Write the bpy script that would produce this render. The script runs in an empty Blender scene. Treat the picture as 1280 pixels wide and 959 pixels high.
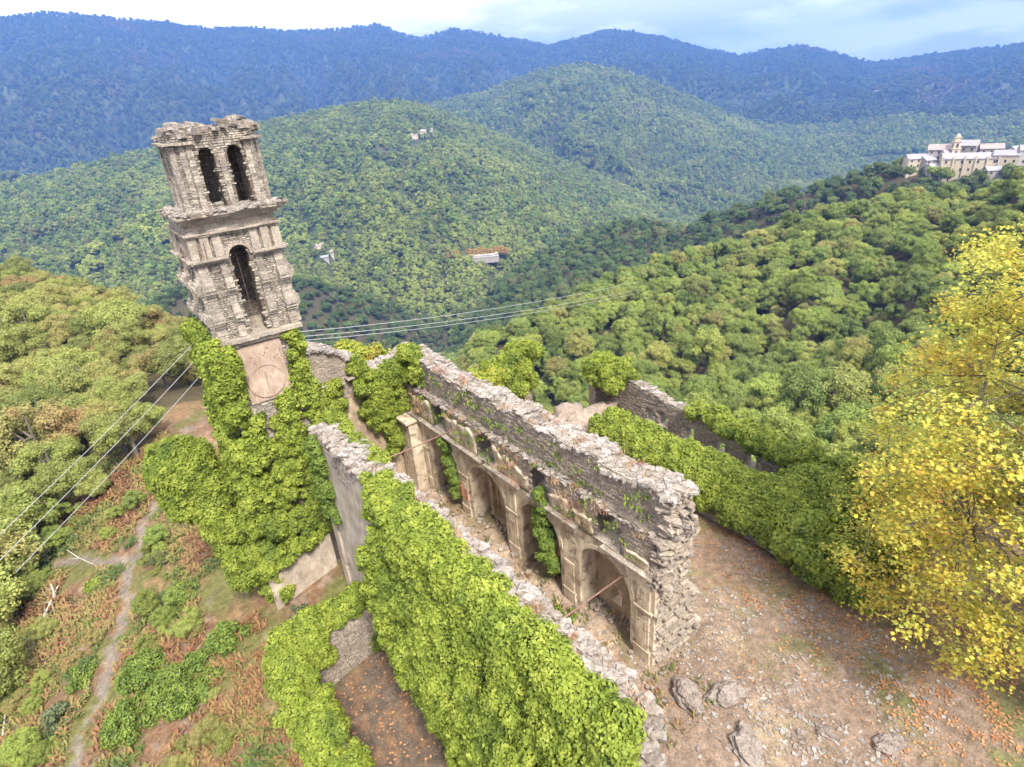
import bpy, math, random
import numpy as np
from mathutils import Matrix, Vector, noise as mnoise

rng = np.random.default_rng(7)
random.seed(7)
SC = bpy.context.scene
COL = SC.collection

# ------------------------------------------------------------------ camera
EYE = np.array([0.0, 0.0, 26.0])
FPX, PX0, PY0 = 752.0, 640.0, 479.5          # focal length / centre in photo pixels (1280 x 959)
def _frame():
    h, s, v = 115.0, -0.0786, 7.0
    a = np.array([0.0, h - PY0, FPX]); b = np.array([100.0, h - PY0 + 100 * s, FPX])
    n = np.cross(a, b); n /= np.linalg.norm(n)
    if n[1] > 0: n = -n
    Y = np.array([v - PX0, h - PY0 + s * (v - PX0), FPX]); Y /= np.linalg.norm(Y)
    X = np.cross(Y, n); X /= np.linalg.norm(X)
    return np.array([X, Y, n])
CAMR = _frame()
cam = bpy.data.cameras.new('camera')
cam.sensor_width = 36.0
cam.lens = 36.0 * FPX / 1280.0
cam.clip_start = 0.5
cam.clip_end = 40000.0
cam_ob = bpy.data.objects.new('camera', cam)
COL.objects.link(cam_ob)
_m = Matrix.Identity(4)
for i in range(3):
    _m[i][0] = CAMR[i][0]; _m[i][1] = -CAMR[i][1]; _m[i][2] = -CAMR[i][2]; _m[i][3] = EYE[i]
cam_ob.matrix_world = _m
SC.camera = cam_ob

# ------------------------------------------------------------------ sky, sun, exposure
SUN_DIR = np.array([-0.22, -1.0, 0.0]); SUN_EL = math.radians(52)
_a = math.atan2(SUN_DIR[0], SUN_DIR[1])
SUN = Vector((math.sin(_a) * math.cos(SUN_EL), math.cos(_a) * math.cos(SUN_EL), math.sin(SUN_EL)))
world = bpy.data.worlds.new('World'); SC.world = world
world.use_nodes = True
wn, wl = world.node_tree.nodes, world.node_tree.links
wn.clear()
w_out = wn.new('ShaderNodeOutputWorld'); w_bg = wn.new('ShaderNodeBackground')
w_sky = wn.new('ShaderNodeTexSky'); w_sky.sky_type = 'NISHITA'; w_sky.sun_disc = False
w_sky.sun_elevation = SUN_EL; w_sky.sun_rotation = _a
w_sky.altitude = 600; w_sky.air_density = 1.0; w_sky.dust_density = 1.2
w_bg.inputs['Strength'].default_value = 0.14
# broken cloud deck: noise on the direction projected to a flat layer
w_tc = wn.new('ShaderNodeTexCoord'); w_sep = wn.new('ShaderNodeSeparateXYZ')
w_mx = wn.new('ShaderNodeMath'); w_mx.operation = 'MAXIMUM'; w_mx.inputs[1].default_value = 0.0
w_ad = wn.new('ShaderNodeMath'); w_ad.operation = 'ADD'; w_ad.inputs[1].default_value = 0.16
w_dx = wn.new('ShaderNodeMath'); w_dx.operation = 'DIVIDE'
w_dy = wn.new('ShaderNodeMath'); w_dy.operation = 'DIVIDE'
w_cmb = wn.new('ShaderNodeCombineXYZ')
w_n1 = wn.new('ShaderNodeTexNoise'); w_n1.inputs['Scale'].default_value = 0.55; w_n1.inputs['Detail'].default_value = 5; w_n1.inputs['Roughness'].default_value = 0.55
w_n2 = wn.new('ShaderNodeTexNoise'); w_n2.inputs['Scale'].default_value = 0.85; w_n2.inputs['Detail'].default_value = 7; w_n2.inputs['Roughness'].default_value = 0.6
w_off = wn.new('ShaderNodeVectorMath'); w_off.operation = 'ADD'; w_off.inputs[1].default_value = (3.7, 1.9, 5.0)
w_r1 = wn.new('ShaderNodeValToRGB'); w_r1.color_ramp.elements[0].position = 0.02; w_r1.color_ramp.elements[1].position = 0.14
w_r2 = wn.new('ShaderNodeValToRGB')
w_r2.color_ramp.elements[0].position = 0.43; w_r2.color_ramp.elements[0].color = (4.4, 4.45, 4.55, 1)
w_r2.color_ramp.elements[1].position = 0.57; w_r2.color_ramp.elements[1].color = (7.2, 7.1, 7.0, 1)
w_mix = wn.new('ShaderNodeMix'); w_mix.data_type = 'RGBA'
for o in (w_tc.outputs['Generated'],): wl.new(o, w_sep.inputs[0])
wl.new(w_sep.outputs['Z'], w_mx.inputs[0]); wl.new(w_mx.outputs[0], w_ad.inputs[0])
wl.new(w_sep.outputs['X'], w_dx.inputs[0]); wl.new(w_ad.outputs[0], w_dx.inputs[1])
wl.new(w_sep.outputs['Y'], w_dy.inputs[0]); wl.new(w_ad.outputs[0], w_dy.inputs[1])
wl.new(w_dx.outputs[0], w_cmb.inputs[0]); wl.new(w_dy.outputs[0], w_cmb.inputs[1])
wl.new(w_cmb.outputs[0], w_n1.inputs['Vector']); wl.new(w_cmb.outputs[0], w_off.inputs[0]); wl.new(w_off.outputs[0], w_n2.inputs['Vector'])
wl.new(w_n1.outputs[0], w_r1.inputs[0]); wl.new(w_n2.outputs[0], w_r2.inputs[0])
wl.new(w_r1.outputs[0], w_mix.inputs[0]); wl.new(w_sky.outputs[0], w_mix.inputs[6]); wl.new(w_r2.outputs[0], w_mix.inputs[7])
wl.new(w_mix.outputs[2], w_bg.inputs['Color']); wl.new(w_bg.outputs[0], w_out.inputs['Surface'])

sun = bpy.data.lights.new('sun', 'SUN'); sun.energy = 3.0; sun.angle = math.radians(12); sun.color = (1.0, 0.95, 0.86)
sun_ob = bpy.data.objects.new('sun', sun); COL.objects.link(sun_ob)
sun_ob.rotation_euler = SUN.to_track_quat('Z', 'Y').to_euler()
SC.view_settings.view_transform = 'Standard'; SC.view_settings.look = 'None'
SC.view_settings.gamma = 1.0; SC.view_settings.use_curve_mapping = False
SC.view_settings.exposure = 1.48
SC.render.engine = 'CYCLES'
SC.cycles.use_denoising = True
SC.cycles.use_adaptive_sampling = True; SC.cycles.adaptive_threshold = 0.03
SC.cycles.max_bounces = 5; SC.cycles.diffuse_bounces = 4; SC.cycles.glossy_bounces = 1; SC.cycles.transmission_bounces = 2
SC.cycles.volume_bounces = 0

# ------------------------------------------------------------------ photo pixels to rays
def ray(px, py): return CAMR @ np.array([px - PX0, py - PY0, FPX])
def azt(px, py):
    d = ray(px, py); return math.degrees(math.atan2(d[0], d[1])), d[2] / math.hypot(d[0], d[1])
def at_dist(px, py, dist):
    d = ray(px, py); return EYE + d * (dist / math.hypot(d[0], d[1]))
def at_z(px, py, z):
    d = ray(px, py); return EYE + d * ((z - EYE[2]) / d[2])
def on_x(px, py, x): d = ray(px, py); return EYE + d * (x / d[0])
def on_y(px, py, y): d = ray(px, py); return EYE + d * (y / d[1])
def project(P):
    v = (np.atleast_2d(P) - EYE) @ CAMR
    return PX0 + FPX * v[:, 0] / v[:, 2], PY0 + FPX * v[:, 1] / v[:, 2], v[:, 2]

# ------------------------------------------------------------------ numpy noise
_perm = np.random.default_rng(3).permutation(512)
_grad = np.random.default_rng(4).normal(size=(512, 2)); _grad /= np.linalg.norm(_grad, axis=1)[:, None]
def pnoise(x, y):
    xi = np.floor(x).astype(np.int64); yi = np.floor(y).astype(np.int64)
    xf = x - xi; yf = y - yi
    u = xf * xf * xf * (xf * (xf * 6 - 15) + 10); v = yf * yf * yf * (yf * (yf * 6 - 15) + 10)
    def g(ix, iy, dx, dy):
        k = _perm[(_perm[ix & 511] + iy) & 511]; return _grad[k, 0] * dx + _grad[k, 1] * dy
    a = g(xi, yi, xf, yf); b = g(xi + 1, yi, xf - 1, yf); c = g(xi, yi + 1, xf, yf - 1); d = g(xi + 1, yi + 1, xf - 1, yf - 1)
    return (a * (1 - u) + b * u) * (1 - v) + (c * (1 - u) + d * u) * v
def fbm(x, y, octv=4, gain=0.5):
    s = 0; amp = 1.0
    for i in range(octv):
        s = s + amp * pnoise(x * 2 ** i + 17.3 * i, y * 2 ** i - 9.1 * i); amp *= gain
    return s
def sstep(a, b, x):
    t = np.clip((x - a) / (b - a), 0, 1); return t * t * (3 - 2 * t)

# ------------------------------------------------------------------ terrain height
NEAR = np.array([  # x, y, z of the ground around the ruin
    (12, 5, 0), (20, 5, 0), (28, 5, 0.1), (36, 5, 0), (12, 15, 0), (20, 12, 0), (24, 18, 0), (28, 22, 0), (20, 25, 0), (12, 25, 0), (12, 33, 0), (20, 33, 0.2),
    (28, 32, 0.6), (34, 30, -1.0), (36, 20, -1.5), (38, 10, -1), (8, 10, -1.2), (8, 0, -1), (16, -10, 0), (30, -10, 0.5), (45, 0, 1), (50, -10, 3),
    (6, 20, -2), (6, 28, -2), (3, 24, -2.1), (3, 32, -2.2), (3, 38, -2.6), (10, 40, -1.2), (18, 42, -1.6), (27, 42, -3), (38, 38, -6), (46, 26, -9), (50, 14, -9), (58, 4, -6),
    (0, 26, -3.0), (-4, 30, -4.2), (-8, 31, -5.2), (-14, 30, -8), (-22, 28, -12), (-3, 42, -4.6), (-3, 50, -5.2), (-10, 50, -8.4), (-18, 46, -11.5), (2, 56, -4.6), (6, 52, -3.2), (5, 66, -4.4),
    (0, 15, -3), (-6, 15, -6), (-15, 12, -12), (2, 4, -2.2), (-10, 0, -10), (0, -12, -3), (-30, 0, -20), (-30, -30, -18), (20, -40, 2), (60, -40, 8),
    (-10, 68, -9.5), (-24, 70, -15), (4, 85, -6.5), (-10, 110, -9), (12, 110, -10), (-12, 160, -9), (-30, 120, -14), (10, 150, -15), (-6, 210, -14), (18, 200, -36), (-50, 90, -28), (-60, 180, -30), (-60, 40, -36),
    (16, 60, -5), (24, 75, -14), (30, 58, -11), (32, 90, -28), (42, 62, -24), (54, 50, -30), (62, 40, -30), (70, 26, -28), (76, 12, -22), (44, 90, -40), (66, 74, -44), (80, 54, -42), (90, 34, -36), (95, 10, -26),
    (40, 140, -58), (90, 120, -66), (60, 180, -80), (20, 260, -70), (-10, 290, -60), (-60, 270, -60), (120, 0, -18), (150, -40, 0),
], float)
def _rbf_fit(P):
    d = np.linalg.norm(P[:, None, :2] - P[None, :, :2], axis=2)
    K = np.where(d > 0, d * d * np.log(d + 1e-9), 0) * 1e-3 + np.eye(len(P)) * 0.02
    A = np.zeros((len(P) + 3,) * 2); n = len(P)
    A[:n, :n] = K; A[:n, n] = 1; A[:n, n + 1:] = P[:, :2] * .01; A[n, :n] = 1; A[n + 1:, :n] = (P[:, :2] * .01).T
    return np.linalg.solve(A, np.concatenate([P[:, 2], [0, 0, 0]]))
_W = _rbf_fit(NEAR)
def near_z(x, y):
    x = np.asarray(x, float); y = np.asarray(y, float); sh = x.shape; x = x.ravel(); y = y.ravel()
    out = np.zeros_like(x); n = len(NEAR)
    for i in range(0, len(x), 40000):
        xs = x[i:i + 40000, None]; ys = y[i:i + 40000, None]
        d2 = (xs - NEAR[None, :, 0]) ** 2 + (ys - NEAR[None, :, 1]) ** 2 + 1e-9
        out[i:i + 40000] = (0.5e-3 * d2 * np.log(d2)) @ _W[:n] + _W[n] + _W[n + 1] * xs[:, 0] * .01 + _W[n + 2] * ys[:, 0] * .01
    return out.reshape(sh)
def crest(pts):                                   # (px, py, dist) along a skyline -> az, z, dist
    a = []
    for px, py, D in pts:
        az, t = azt(px, py); a.append((az, EYE[2] + t * D, D))
    a.sort(); return np.array(a)
CANOPY = 6.0
LAYERS = [   # crest, distance and height of the foot, exponent, back slope, canopy allowance
    (crest([(560, 432, 210), (640, 405, 220), (700, 378, 240), (760, 347, 270), (850, 318, 300), (950, 288, 320), (1050, 252, 335), (1140, 239, 340), (1210, 236, 330), (1250, 222, 315), (1280, 206, 300), (1400, 170, 300)]), 104, -62, 0.9, 0.42, 8),
    (crest([(480, 470, 560), (560, 420, 580), (640, 335, 600), (700, 300, 610), (760, 276, 620), (800, 272, 600), (860, 280, 560), (930, 250, 530), (1000, 228, 500), (1060, 222, 495), (1130, 210, 490), (1200, 205, 490), (1280, 200, 485), (1400, 180, 480)]), 330, -130, 0.9, 0.45, 8),
    (crest([(100, 420, 500), (240, 345, 520), (330, 338, 540), (390, 348, 550), (450, 364, 560), (520, 388, 575), (570, 408, 585), (620, 450, 590), (700, 520, 590)]), 360, -240, 0.9, 0.5, 8),
    (crest([(60, 330, 950), (200, 262, 960), (300, 262, 960), (360, 275, 950), (440, 294, 940), (520, 309, 925), (570, 317, 915), (620, 326, 905), (660, 350, 900), (720, 400, 890), (800, 470, 880)]), 600, -270, 0.9, 0.5, 8),
    (crest([(60, 360, 1250), (200, 285, 1250), (300, 226, 1260), (370, 205, 1260), (430, 204, 1250), (490, 218, 1230), (550, 234, 1200), (610, 255, 1170), (660, 280, 1130), (700, 305, 1100), (740, 345, 1080), (820, 430, 1080)]), 930, -250, 0.9, 0.45, 8),
    (crest([(520, 400, 1600), (600, 335, 1600), (650, 290, 1650), (700, 262, 1700), (760, 242, 1750), (820, 228, 1780), (900, 220, 1800), (1000, 232, 1850), (1100, 262, 1850), (1250, 300, 1850)]), 1330, -260, 0.9, 0.45, 8),
    (crest([(-150, 250, 1450), (0, 230, 1500), (100, 207, 1520), (200, 182, 1550), (330, 152, 1600), (400, 137, 1640), (470, 124, 1660), (520, 128, 1640), (580, 150, 1600), (650, 178, 1550), (740, 215, 1500), (820, 250, 1450), (900, 285, 1400), (1000, 330, 1350)]), 560, -200, 0.85, 0.4, 8),
    (crest([(-100, 420, 2300), (200, 330, 2350), (380, 215, 2450), (480, 150, 2500), (560, 124, 2520), (600, 117, 2550), (650, 98, 2580), (690, 84, 2600), (730, 81, 2600), (780, 90, 2600), (840, 112, 2550), (900, 138, 2500), (960, 165, 2450), (1020, 188, 2400), (1100, 203, 2350), (1200, 222, 2300), (1300, 235, 2300)]), 1250, -260, 0.95, 0.4, 6),
    (crest([(-100, 380, 3500), (200, 300, 3500), (420, 190, 3600), (560, 150, 3600), (700, 130, 3600), (800, 108, 3600), (900, 120, 3500), (980, 128, 3500), (1050, 122, 3500), (1095, 108, 3500), (1150, 128, 3450), (1200, 150, 3400), (1300, 175, 3400)]), 2300, -200, 1.0, 0.35, 4),
    (crest([(-200, 20, 4800), (0, 24, 4800), (60, 17, 4850), (110, 21, 4900), (160, 27, 4900), (215, 30, 4900), (260, 38, 4900), (310, 36, 4900), (350, 41, 4900), (420, 38, 4950), (455, 35, 5000), (470, 31, 5000), (490, 39, 5000), (525, 49, 5000), (545, 43, 5000), (565, 37, 5000), (600, 43, 5000), (645, 48, 5050), (685, 56, 5100), (735, 42, 5100), (755, 35, 5100), (790, 39, 5100), (830, 45, 5100), (870, 57, 5100), (925, 69, 5100), (960, 62, 5100), (1000, 55, 5100), (1050, 68, 5100), (1090, 79, 5100), (1150, 71, 5050), (1220, 64, 5000), (1280, 57, 5000), (1450, 40, 5000)]), 2600, -160, 1.05, 0.3, 0),
]
def terrain_z(x, y, parts=False):
    x = np.asarray(x, float); y = np.asarray(y, float)
    d = np.hypot(x, y); az = np.degrees(np.arctan2(x, y))
    z = near_z(x, y)
    fall = np.maximum(d - 240, 0)
    z = np.where(d > 240, np.maximum(np.minimum(z, 40) - fall * 0.45, -260), z)
    z = np.where((x < 0) & (y < 30) | (y < -20), np.maximum(z, -60), z)
    z = z + 0.10 * fbm(x * .35, y * .35, 3) * sstep(6, 20, d) + 1.2 * fbm(x * .03, y * .03, 3) * sstep(60, 140, d)
    lay = np.zeros(x.shape, int)
    for k, (C, Db, zb, p, back, can) in enumerate(LAYERS):
        if not (d > Db * .8).any(): continue
        st = 0 if k < 4 else 1 if k < 8 else 2
        D = np.interp(az, C[:, 0], C[:, 2]); Z = np.interp(az, C[:, 0], C[:, 1]) - (can if k != 1 else can * (1 - sstep(64, 68, az)))
        # gently wavy skyline
        s = D / 1500.
        Z = Z + (2.5 if st == 0 else 9.0) * min(1, D.mean() / 2500) * fbm(az * 1.3 + 7 * k, az * 0 + k, 3)
        zbk = zb + 30 * fbm(az * .12 + k, az * 0 + 3.3, 2)
        wq = 0.22 if st == 0 else .50 if st == 1 else .75
        # spurs and gullies that run down the slopes, warped so that they wander
        f = 1.0 / (90 if st == 0 else 260 if st == 1 else 520)
        wx = 0.7 * fbm(x * f * .6 + 5 * k, y * f * .6, 2); ua = np.radians(az) * D * f + wx; va = d * f * (.38 if st < 2 else .6) + .8 * wx
        g1 = fbm(ua + 31 * k, va - 12 * k, 3, .5); g2 = fbm(ua * 2.7 - 11 * k, va * 2.2 + 4 * k, 3, .5)
        spur = .45 + 1.15 * (.34 - np.sqrt(g1 * g1 + .004) * 1.7) + .30 * (.3 - np.sqrt(g2 * g2 + .006) * 1.5)
        t = np.clip((d - Db) / (D - Db), -0.4, 1)
        tt = np.where(t > 0, np.abs(t) ** p, t)
        zz = zbk + (Z - zbk) * tt
        amp = (Z - zbk) * wq * np.clip(1 - t, 0, 1) ** (0.8 if st < 2 else 1.15) * np.clip(t * 3 + .2, 0, 1)
        zz = zz + amp * (spur - .45)
        zz = np.where(d > D, Z - (d - D) * back + .02 * (d - D) * spur, zz)
        # only forward half of the world carries the far ridges at full height
        side = sstep(-75, -25, az) * (1 - sstep(105, 150, az)) if k != 0 else sstep(20, 34, az) * (1 - sstep(92, 120, az))
        if k == 1: side = sstep(18, 32, az) * (1 - sstep(92, 120, az))
        zz = zz * side + (-200) * (1 - side)
        up = zz > z
        lay = np.where(up & (d > Db * .8), k + 1, lay)
        z = np.where(d > Db * .8, np.maximum(z, zz), z)
    return (z, lay) if parts else z
def ground_at(x, y): return float(terrain_z(np.array([x]), np.array([y]))[0])
def hit(px, py, dmin=12, dmax=80):
    """where a sight line meets the ground"""
    r = ray(px, py); h = math.hypot(r[0], r[1]); dd = np.linspace(dmin, dmax, 3000)
    x, y, z = r[0] / h * dd, r[1] / h * dd, EYE[2] + r[2] / h * dd
    below = z < terrain_z(x, y)
    if not below.any(): return hit(px, py, dmax, dmax * 6)
    k = np.argmax(below); return np.array([x[k], y[k], z[k]])

# ------------------------------------------------------------------ mesh collector and object helpers
class MB:
    """collects verts / faces (any size) with one random value per face"""
    def __init__(self): self.v = []; self.f = []; self.r = []; self.n = 0
    def add(self, V, F, r=None):
        V = np.asarray(V, float); self.v.append(V)
        for q in F: self.f.append([i + self.n for i in q])
        self.r.extend([random.random() if r is None else r] * len(F)); self.n += len(V)
    def box(self, c, s, R=None, r=None, jit=0.0):
        P = np.array([(i, j, k) for k in (-.5, .5) for j in (-.5, .5) for i in (-.5, .5)]) * np.asarray(s)
        if jit: P = P * (1 + rng.uniform(-jit, jit, P.shape))
        if R is not None: P = P @ np.asarray(R).T
        self.add(P + np.asarray(c), [(0, 2, 3, 1), (4, 5, 7, 6), (0, 1, 5, 4), (2, 6, 7, 3), (0, 4, 6, 2), (1, 3, 7, 5)], r)
    def tube(self, pts, rad, n=6, r=None, caps=True):
        pts = np.asarray(pts, float); m = len(pts); rad = np.broadcast_to(np.asarray(rad, float), (m,))
        V = []
        for i in range(m):
            t = pts[min(i + 1, m - 1)] - pts[max(i - 1, 0)]; t = t / (np.linalg.norm(t) + 1e-9)
            a = np.cross(t, (0.3, 0.2, 0.9) if abs(t[2]) < .9 else (1, 0, 0)); a /= np.linalg.norm(a); b = np.cross(t, a)
            for k in range(n):
                th = 2 * math.pi * k / n; V.append(pts[i] + rad[i] * (a * math.cos(th) + b * math.sin(th)))
        F = [(i * n + k, i * n + (k + 1) % n, (i + 1) * n + (k + 1) % n, (i + 1) * n + k) for i in range(m - 1) for k in range(n)]
        if caps: F += [tuple(range(n))[::-1], tuple((m - 1) * n + k for k in range(n))]
        self.add(V, F, r)
    def build(self, name, mat, parent=None, smooth=False):
        V = np.concatenate(self.v) if self.v else np.zeros((0, 3))
        return mesh_obj(name, V, self.f, mat, parent, np.array(self.r), smooth)
def make_mesh(name, V, F, mat, rnd=None, smooth=False):
    me = bpy.data.meshes.new(name)
    if isinstance(F, np.ndarray):                 # uniform faces: fast path
        nv, nf, k = len(V), len(F), F.shape[1]
        me.vertices.add(nv); me.vertices.foreach_set('co', np.ascontiguousarray(V, np.float32).ravel())
        me.loops.add(nf * k); me.loops.foreach_set('vertex_index', np.ascontiguousarray(F, np.int32).ravel())
        me.polygons.add(nf); me.polygons.foreach_set('loop_start', np.arange(0, nf * k, k, dtype=np.int32))
        me.update(calc_edges=True)
    else:
        me.from_pydata([tuple(p) for p in V], [], F)
    if rnd is not None and len(rnd):
        a = me.attributes.new('rnd', 'FLOAT', 'FACE'); a.data.foreach_set('value', np.asarray(rnd, np.float32))
    if smooth: me.polygons.foreach_set('use_smooth', np.ones(len(me.polygons), bool))
    if mat is not None: me.materials.append(mat)
    return me
def mesh_obj(name, V, F, mat, parent=None, rnd=None, smooth=False):
    return link(name, make_mesh(name, V, F, mat, rnd, smooth), parent)
def link(name, me, parent=None):
    o = bpy.data.objects.new(name, me); COL.objects.link(o)
    if parent is not None: o.parent = parent
    return o
def tag(o, label=None, cat=None, group=None, kind=None):
    if label: o['label'] = label
    if cat: o['category'] = cat
    if group: o['group'] = group
    if kind: o['kind'] = kind
    return o
def thing(name, label, cat, loc=(0, 0, 0), group=None):
    o = bpy.data.objects.new(name, None); COL.objects.link(o); o.location = loc; o.empty_display_size = .2
    return tag(o, label, cat, group)
def local(o, me_ob):                              # keep world placement when the parent Empty is not at the origin
    me_ob.location = -Vector(o.location); return me_ob

# ------------------------------------------------------------------ materials
def mat_new(name):
    m = bpy.data.materials.new(name); m.use_nodes = True
    nt = m.node_tree; nt.nodes.clear()
    return m, nt.nodes, nt.links
def ramp(N, cols, pos=None):
    r = N.new('ShaderNodeValToRGB'); e = r.color_ramp.elements
    n = len(cols); pos = pos or [i / (n - 1) for i in range(n)]
    while len(e) < n: e.new(0.5)
    for i in range(n): e[i].position = pos[i]; e[i].color = (*cols[i], 1)
    return r
def noise(N, L, scale, detail=4, rough=.55, vec=None):
    t = N.new('ShaderNodeTexNoise'); t.inputs['Scale'].default_value = scale; t.inputs['Detail'].default_value = detail; t.inputs['Roughness'].default_value = rough
    if vec is not None: L.new(vec, t.inputs['Vector'])
    return t
def mixc(N, L, f, a, b, mode='MIX'):
    m = N.new('ShaderNodeMix'); m.data_type = 'RGBA'; m.blend_type = mode
    for s, v in ((m.inputs[0], f), (m.inputs[6], a), (m.inputs[7], b)):
        if isinstance(v, (int, float)): s.default_value = v
        elif isinstance(v, tuple): s.default_value = (*v, 1)
        else: L.new(v, s)
    return m.outputs[2]
def math_n(N, L, op, a, b=None):
    m = N.new('ShaderNodeMath'); m.operation = op
    for s, v in ((m.inputs[0], a), (m.inputs[1], b)):
        if v is None: continue
        if isinstance(v, (int, float)): s.default_value = v
        else: L.new(v, s)
    return m.outputs[0]
def stone_mat(name, cols, patch=None, patch_amt=.5, scale=1.0, bump=.5, lichen=None):
    """per-stone tint from the 'rnd' attribute, weathering noise, grain bump"""
    m, N, L = mat_new(name)
    out = N.new('ShaderNodeOutputMaterial'); b = N.new('ShaderNodeBsdfPrincipled'); b.inputs['Roughness'].default_value = .92
    b.inputs['Specular IOR Level'].default_value = .15
    geo = N.new('ShaderNodeNewGeometry'); at = N.new('ShaderNodeAttribute'); at.attribute_name = 'rnd'
    oi = N.new('ShaderNodeObjectInfo')
    rr = math_n(N, L, 'FRACT', math_n(N, L, 'ADD', at.outputs['Fac'], oi.outputs['Random']))
    c = ramp(N, cols); L.new(rr, c.inputs[0])
    n1 = noise(N, L, 1.3 * scale, 5, .6, geo.outputs['Position']); n2 = noise(N, L, 9 * scale, 5, .65, geo.outputs['Position']); n3 = noise(N, L, 34 * scale, 3, .6, geo.outputs['Position'])
    col = c.outputs[0]
    if patch:
        r1 = ramp(N, [(0, 0, 0), (1, 1, 1)], [.46, .62]); L.new(n1.outputs[0], r1.inputs[0])
        col = mixc(N, L, math_n(N, L, 'MULTIPLY', r1.outputs[0], patch_amt), col, patch)
    r2 = ramp(N, [(.55, .53, .52), (1.25, 1.22, 1.2)], [.32, .68]); L.new(n2.outputs[0], r2.inputs[0])
    col = mixc(N, L, 1.0, col, r2.outputs[0], 'MULTIPLY')
    if lichen:
        n4 = noise(N, L, 3.1 * scale, 6, .7, geo.outputs['Position']); r4 = ramp(N, [(0, 0, 0), (1, 1, 1)], [.6, .68]); L.new(n4.outputs[0], r4.inputs[0])
        col = mixc(N, L, math_n(N, L, 'MULTIPLY', r4.outputs[0], .6), col, lichen)
    L.new(col, b.inputs['Base Color'])
    bp = N.new('ShaderNodeBump'); bp.inputs['Strength'].default_value = bump; bp.inputs['Distance'].default_value = .05
    h = math_n(N, L, 'ADD', n2.outputs[0], math_n(N, L, 'MULTIPLY', n3.outputs[0], .4)); L.new(h, bp.inputs['Height']); L.new(bp.outputs[0], b.inputs['Normal'])
    L.new(b.outputs[0], out.inputs[0]); return m
def plaster_mat(name, base, stain, stone, lo=.5, hi=.62):
    m, N, L = mat_new(name)
    out = N.new('ShaderNodeOutputMaterial'); b = N.new('ShaderNodeBsdfPrincipled'); b.inputs['Roughness'].default_value = .9; b.inputs['Specular IOR Level'].default_value = .15
    geo = N.new('ShaderNodeNewGeometry')
    mp = N.new('ShaderNodeMapping'); mp.inputs['Scale'].default_value = (1, 1, .35); L.new(geo.outputs['Position'], mp.inputs[0])
    n1 = noise(N, L, .9, 6, .6, geo.outputs['Position']); n2 = noise(N, L, 2.6, 6, .65, mp.outputs[0]); n3 = noise(N, L, 22, 4, .6, geo.outputs['Position']); n4 = noise(N, L, 1.7, 7, .7, geo.outputs['Position'])
    r1 = ramp(N, [base, tuple(.72 * c for c in base), stain], [.35, .52, .72]); L.new(n2.outputs[0], r1.inputs[0])
    r4 = ramp(N, [(0, 0, 0), (1, 1, 1)], [lo, hi]); L.new(n4.outputs[0], r4.inputs[0])
    r3 = ramp(N, [(.7, .7, .7), (1.18, 1.18, 1.18)], [.3, .7]); L.new(n3.outputs[0], r3.inputs[0])
    c = mixc(N, L, r4.outputs[0], r1.outputs[0], stone); c = mixc(N, L, 1.0, c, r3.outputs[0], 'MULTIPLY')
    r5 = ramp(N, [(.8, .78, .76), (1.12, 1.12, 1.12)], [.35, .6]); L.new(n1.outputs[0], r5.inputs[0]); c = mixc(N, L, 1.0, c, r5.outputs[0], 'MULTIPLY')
    L.new(c, b.inputs['Base Color'])
    bp = N.new('ShaderNodeBump'); bp.inputs['Strength'].default_value = .6; bp.inputs['Distance'].default_value = .06
    L.new(math_n(N, L, 'ADD', math_n(N, L, 'MULTIPLY', n3.outputs[0], .35), math_n(N, L, 'MULTIPLY', r4.outputs[0], -.6)), bp.inputs['Height']); L.new(bp.outputs[0], b.inputs['Normal'])
    L.new(b.outputs[0], out.inputs[0]); return m
def leaf_mat(name, cols, patch=None, patch_scale=.3, patch_lo=.52, patch_hi=.66, trans=.3, obj_rand=0.0, objcols=None, pos=None):
    m, N, L = mat_new(name)
    out = N.new('ShaderNodeOutputMaterial'); b = N.new('ShaderNodeBsdfPrincipled'); b.inputs['Roughness'].default_value = .6; b.inputs['Specular IOR Level'].default_value = .25
    at = N.new('ShaderNodeAttribute'); at.attribute_name = 'rnd'; geo = N.new('ShaderNodeNewGeometry')
    c = ramp(N, cols, pos); L.new(at.outputs['Fac'], c.inputs[0]); col = c.outputs[0]
    if objcols:
        oi = N.new('ShaderNodeObjectInfo'); oc = ramp(N, objcols); L.new(oi.outputs['Random'], oc.inputs[0])
        oc.color_ramp.interpolation = 'LINEAR'
        col = mixc(N, L, obj_rand, col, oc.outputs[0])
        v = math_n(N, L, 'ADD', .78, math_n(N, L, 'MULTIPLY', math_n(N, L, 'FRACT', math_n(N, L, 'MULTIPLY', oi.outputs['Random'], 37.7)), .5))
        hv = N.new('ShaderNodeHueSaturation'); L.new(v, hv.inputs['Value']); L.new(col, hv.inputs['Color']); col = hv.outputs[0]
    if patch:
        n = noise(N, L, patch_scale, 3, .6, geo.outputs['Position']); r = ramp(N, [(0, 0, 0), (1, 1, 1)], [patch_lo, patch_hi]); L.new(n.outputs[0], r.inputs[0])
        col = mixc(N, L, math_n(N, L, 'MULTIPLY', r.outputs[0], .8), col, patch)
    L.new(col, b.inputs['Base Color'])
    if trans > 0:
        t = N.new('ShaderNodeBsdfTranslucent'); L.new(col, t.inputs['Color']); mx = N.new('ShaderNodeMixShader'); mx.inputs[0].default_value = trans
        L.new(b.outputs[0], mx.inputs[1]); L.new(t.outputs[0], mx.inputs[2]); L.new(mx.outputs[0], out.inputs[0])
    else: L.new(b.outputs[0], out.inputs[0])
    return m
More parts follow.
